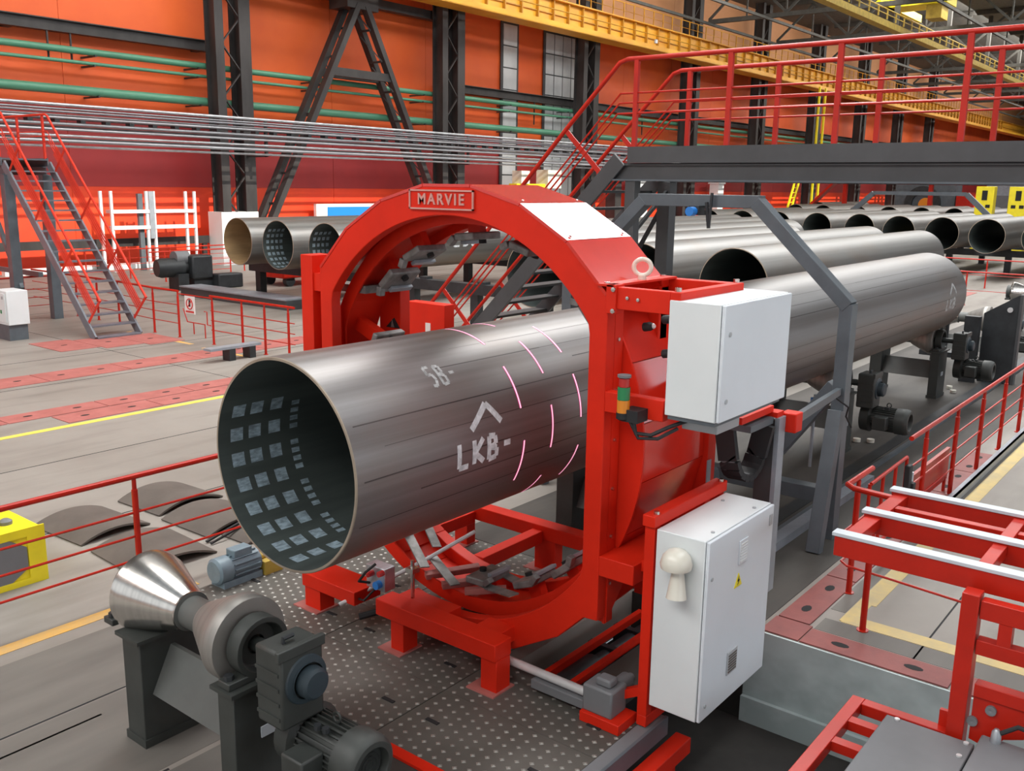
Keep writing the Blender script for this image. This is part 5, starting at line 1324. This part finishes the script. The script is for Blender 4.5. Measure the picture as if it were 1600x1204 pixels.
MB().box((71, 19.6, 15.2), (72.6, 20.6, 16.1)).build('cab', 'yellowdull', br_)
MB().box((68.5, 22.9, 16.1), (78, 23.4, 16.6)).build('end_carriage', 'yellow', br_)

# roof trusses
def truss(x, label):
    t = thing('roof_truss', label, 'truss', (x, 10, 16), 'roof trusses')
    MB().box((x - .15, -25.9, 15.6), (x + .15, 35.0, 15.9)).build('bottom_chord', 'truss', t)
    MB().box((x - .15, -25.9, 18.6), (x + .15, 35.0, 18.95)).build('top_chord', 'truss', t)
    d = MB(); y = -25
    k = 0
    while y < 33:
        a, b = (15.9, 18.6) if k % 2 == 0 else (18.6, 15.9)
        d.bar((x, y, a), (x, y + 3, b), .16, .16); d.bar((x, y, 15.9), (x, y, 18.6), .10, .10); y += 3; k += 1
    d.build('web_member', 'truss', t)
    return t
t0 = truss(cx_[3], 'first dark roof truss visible under the roof at upper right')
for i, x in enumerate((79.6, 92.5, 105.5, 118.5, 131.5, 144.5, 160, 175, 190)):
    clone(t0, (x - cx_[3], 0, 0), '%s dark roof truss down the hall at upper right' % ORD[i + 1])
pu = MB()
for y in (-20, -14, -8, 5, 18.5, 24, 30, 34.5): pu.box((50, y, 15.40), (214, y + .15, 15.58))
tag(pu.build('purlin_bracing', 'truss'), 'dark longitudinal bracing bars linking the roof trusses', 'bracing')
# middle columns of the far bay
for i, x in enumerate((107.5, 134, 164)):
    o = MB().box((x, 2.0, 0), (x + .9, 2.9, 18.97)).box((x - .1, 1.95, 0), (x + 1, 2.0, 18.97)).build('bay_column', 'column')
    tag(o, 'dark column far down the middle of the hall, %s from the front' % ORD[i], 'column')

# ================================================================== FAR CLUTTER ON THE RIGHT
fp = thing('portal_frame', 'distant grey portal spanning the pipe line in front of the red mill', 'portal', (62, 17.3, 0))
MB().box((61.9, 14.6, 3.4), (62.2, 20.1, 3.62)).build('top_beam', 'grey', fp)
MB().bar((62.05, 20.1, 3.5), (62.05, 21.5, 2.2), .3, .22, (1, 0, 0)).build('slope', 'grey', fp); MB().bar((62.05, 14.6, 3.5), (62.05, 13.2, 2.2), .3, .22, (1, 0, 0)).build('slope', 'grey', fp)
MB().box((61.9, 21.4, 0), (62.2, 21.6, 2.25)).build('post', 'grey', fp); MB().box((61.9, 13.1, 0), (62.2, 13.3, 2.25)).build('post', 'grey', fp)
ml_ = thing('pipe_mill', 'distant grey mill housing with a dark ring and orange core below the catwalk', 'machine', (88, 24, 0))
MB().box((88, 21.6, 0), (90, 26.6, 4.2)).build('housing', 'grey', ml_)
MB().lathe((88, 24.2, 2.6), (-1, 0, 0), [(0, .9), (.3, .9), (.3, 1.5), (0, 1.5)], 28).build('ring', 'dark', ml_)
MB().lathe((88, 23.9, 2.5), (-1, 0, 0), [(0, .6), (.35, .6), (.36, 0)], 20).build('core', 'amber', ml_)
MB().box((87.5, 20.3, 1.0), (89, 21.4, 3.6)).build('red_guard', 'rail', ml_)
cw3 = thing('catwalk', 'distant red railed catwalk above the grey mill housing', 'catwalk', (86, 24, 4))
MB().box((82, 14, 4.3), (83.2, 30, 4.5)).build('deck', 'rail', cw3)
for z in (4.95, 5.35): MB().tube([(82, 14, z), (82, 30, z)], .05, 6).build('handrail', 'rail', cw3)
for i in range(12): MB().box((81.96, 14.2 + i * 1.4, 4.5), (82.04, 14.28 + i * 1.4, 5.35)).build('post', 'rail', cw3)
MB().bar((82.6, 30, 4.4), (82.6, 34.3, .1), .9, .2, (0, 1, 1)).build('stair', 'rail', cw3)
for y in (15, 22, 29): MB().box((82.3, y, 0), (82.7, y + .3, 4.3)).build('leg', 'rail', cw3)
for i, (y0, y1) in enumerate(((13.95, 15.0), (12.0, 13.1))):
    yp = thing('yellow_pillar', ('yellow machine pillar with black figure, left of the two far pillars', 'yellow machine pillar with black figure, at the right frame edge')[i], 'pillar', (66, (y0 + y1) / 2, 0))
    MB().box((66, y0, 0), (66.8, y1, 4.0)).build('body', 'yellow', yp, bevel=.03)
    yc = (y0 + y1) / 2
    MB().box((65.98, yc - .16, 3.15), (66, yc + .16, 3.75)).box((65.98, yc - .36, 2.68), (66, yc - .1, 2.88)).box((65.98, yc + .1, 2.68), (66, yc + .36, 2.88)).build('black_marking', 'gap', yp)
gb_ = thing('grey_housing', 'distant grey housing between the two yellow pillars', 'housing', (83, 16.4, 0))
MB().box((84, 14.2, 0), (86, 18.8, 3.4)).build('lower', 'boxgrey', gb_); MB().box((84.2, 14.6, 3.4), (85.8, 18.4, 4.4)).build('upper', 'lightgrey', gb_)
ld = thing('yellow_ladder', 'yellow slanting access ladder below the crane runway, behind the catwalk', 'ladder', (82, 33.2, 0))
for dx in (0, .9):
    MB().bar((79 + dx, 33.2, .1), (82.2 + dx, 33.2, 6.0), .12, .18).build('stringer', 'yellow', ld)
r_ = MB()
for i in range(14): r_.box((79.2 + i * .23, 33.15, .4 + i * .42), (80.1 + i * .23, 33.25, .46 + i * .42))
r_.build('rung', 'yellow', ld)
for x in (85.5, 86.9): MB().box((x, 33.2, 0), (x + .16, 33.36, 12.6)).build('upright', 'yellow', ld)
MB().box((84.8, 33.0, 6.0), (87.4, 33.8, 6.12)).build('landing', 'yellow', ld)
for i in range(3): MB().tube([(84.8, 33.0, 6.4 + i * .35), (87.4, 33.0, 6.4 + i * .35)], .05, 6).build('landing_rail', 'yellow', ld)
# blue and white wall board seen over the rack pipes
bd = thing('wall_board', 'white notice board with blue field on the red wall above the rack pipes', 'notice board', (32, 37.5, 1))
MB().box((31.2, 37.3, 0), (35.2, 37.5, 2.6)).build('board', 'sign', bd)
MB().box((31.9, 37.28, 1.6), (35.0, 37.3, 2.45)).build('blue_field', 'bluep', bd)
lt = thing('yellow_hoist', 'yellow and cream hoist unit on the wall just above the red ring', 'hoist', (46, 35.5, 4))
MB().box((44.6, 35.2, 3.35), (47.6, 35.8, 3.75)).build('beam', 'yellow', lt)
MB().box((47.4, 35.0, 3.5), (48.8, 35.9, 4.6)).build('housing', 'cream', lt)
MB().box((44.9, 35.1, 3.75), (45.7, 35.8, 4.5)).build('housing', 'cream', lt)
MB().box((45.4, 35.3, 0), (45.8, 35.7, 3.35)).build('post', 'column', lt)
for i, (x, w, m) in enumerate(((60.5, 1.6, 'cab'), (57.6, .8, 'column'), (73.5, 1.0, 'cab'))):
    o = MB().box((x, 36.6, 0), (x + w, 37.4, 4.0)).box((x - .1, 36.5, 4.0), (x + w + .1, 37.5, 4.15)).build('wall_cabinet', m)
    tag(o, ('tall white cabinet against the red wall behind the catwalk stairs', 'narrow dark cabinet against the red wall behind the catwalk stairs', 'white cabinet against the red wall under the catwalk beam')[i], 'cabinet')
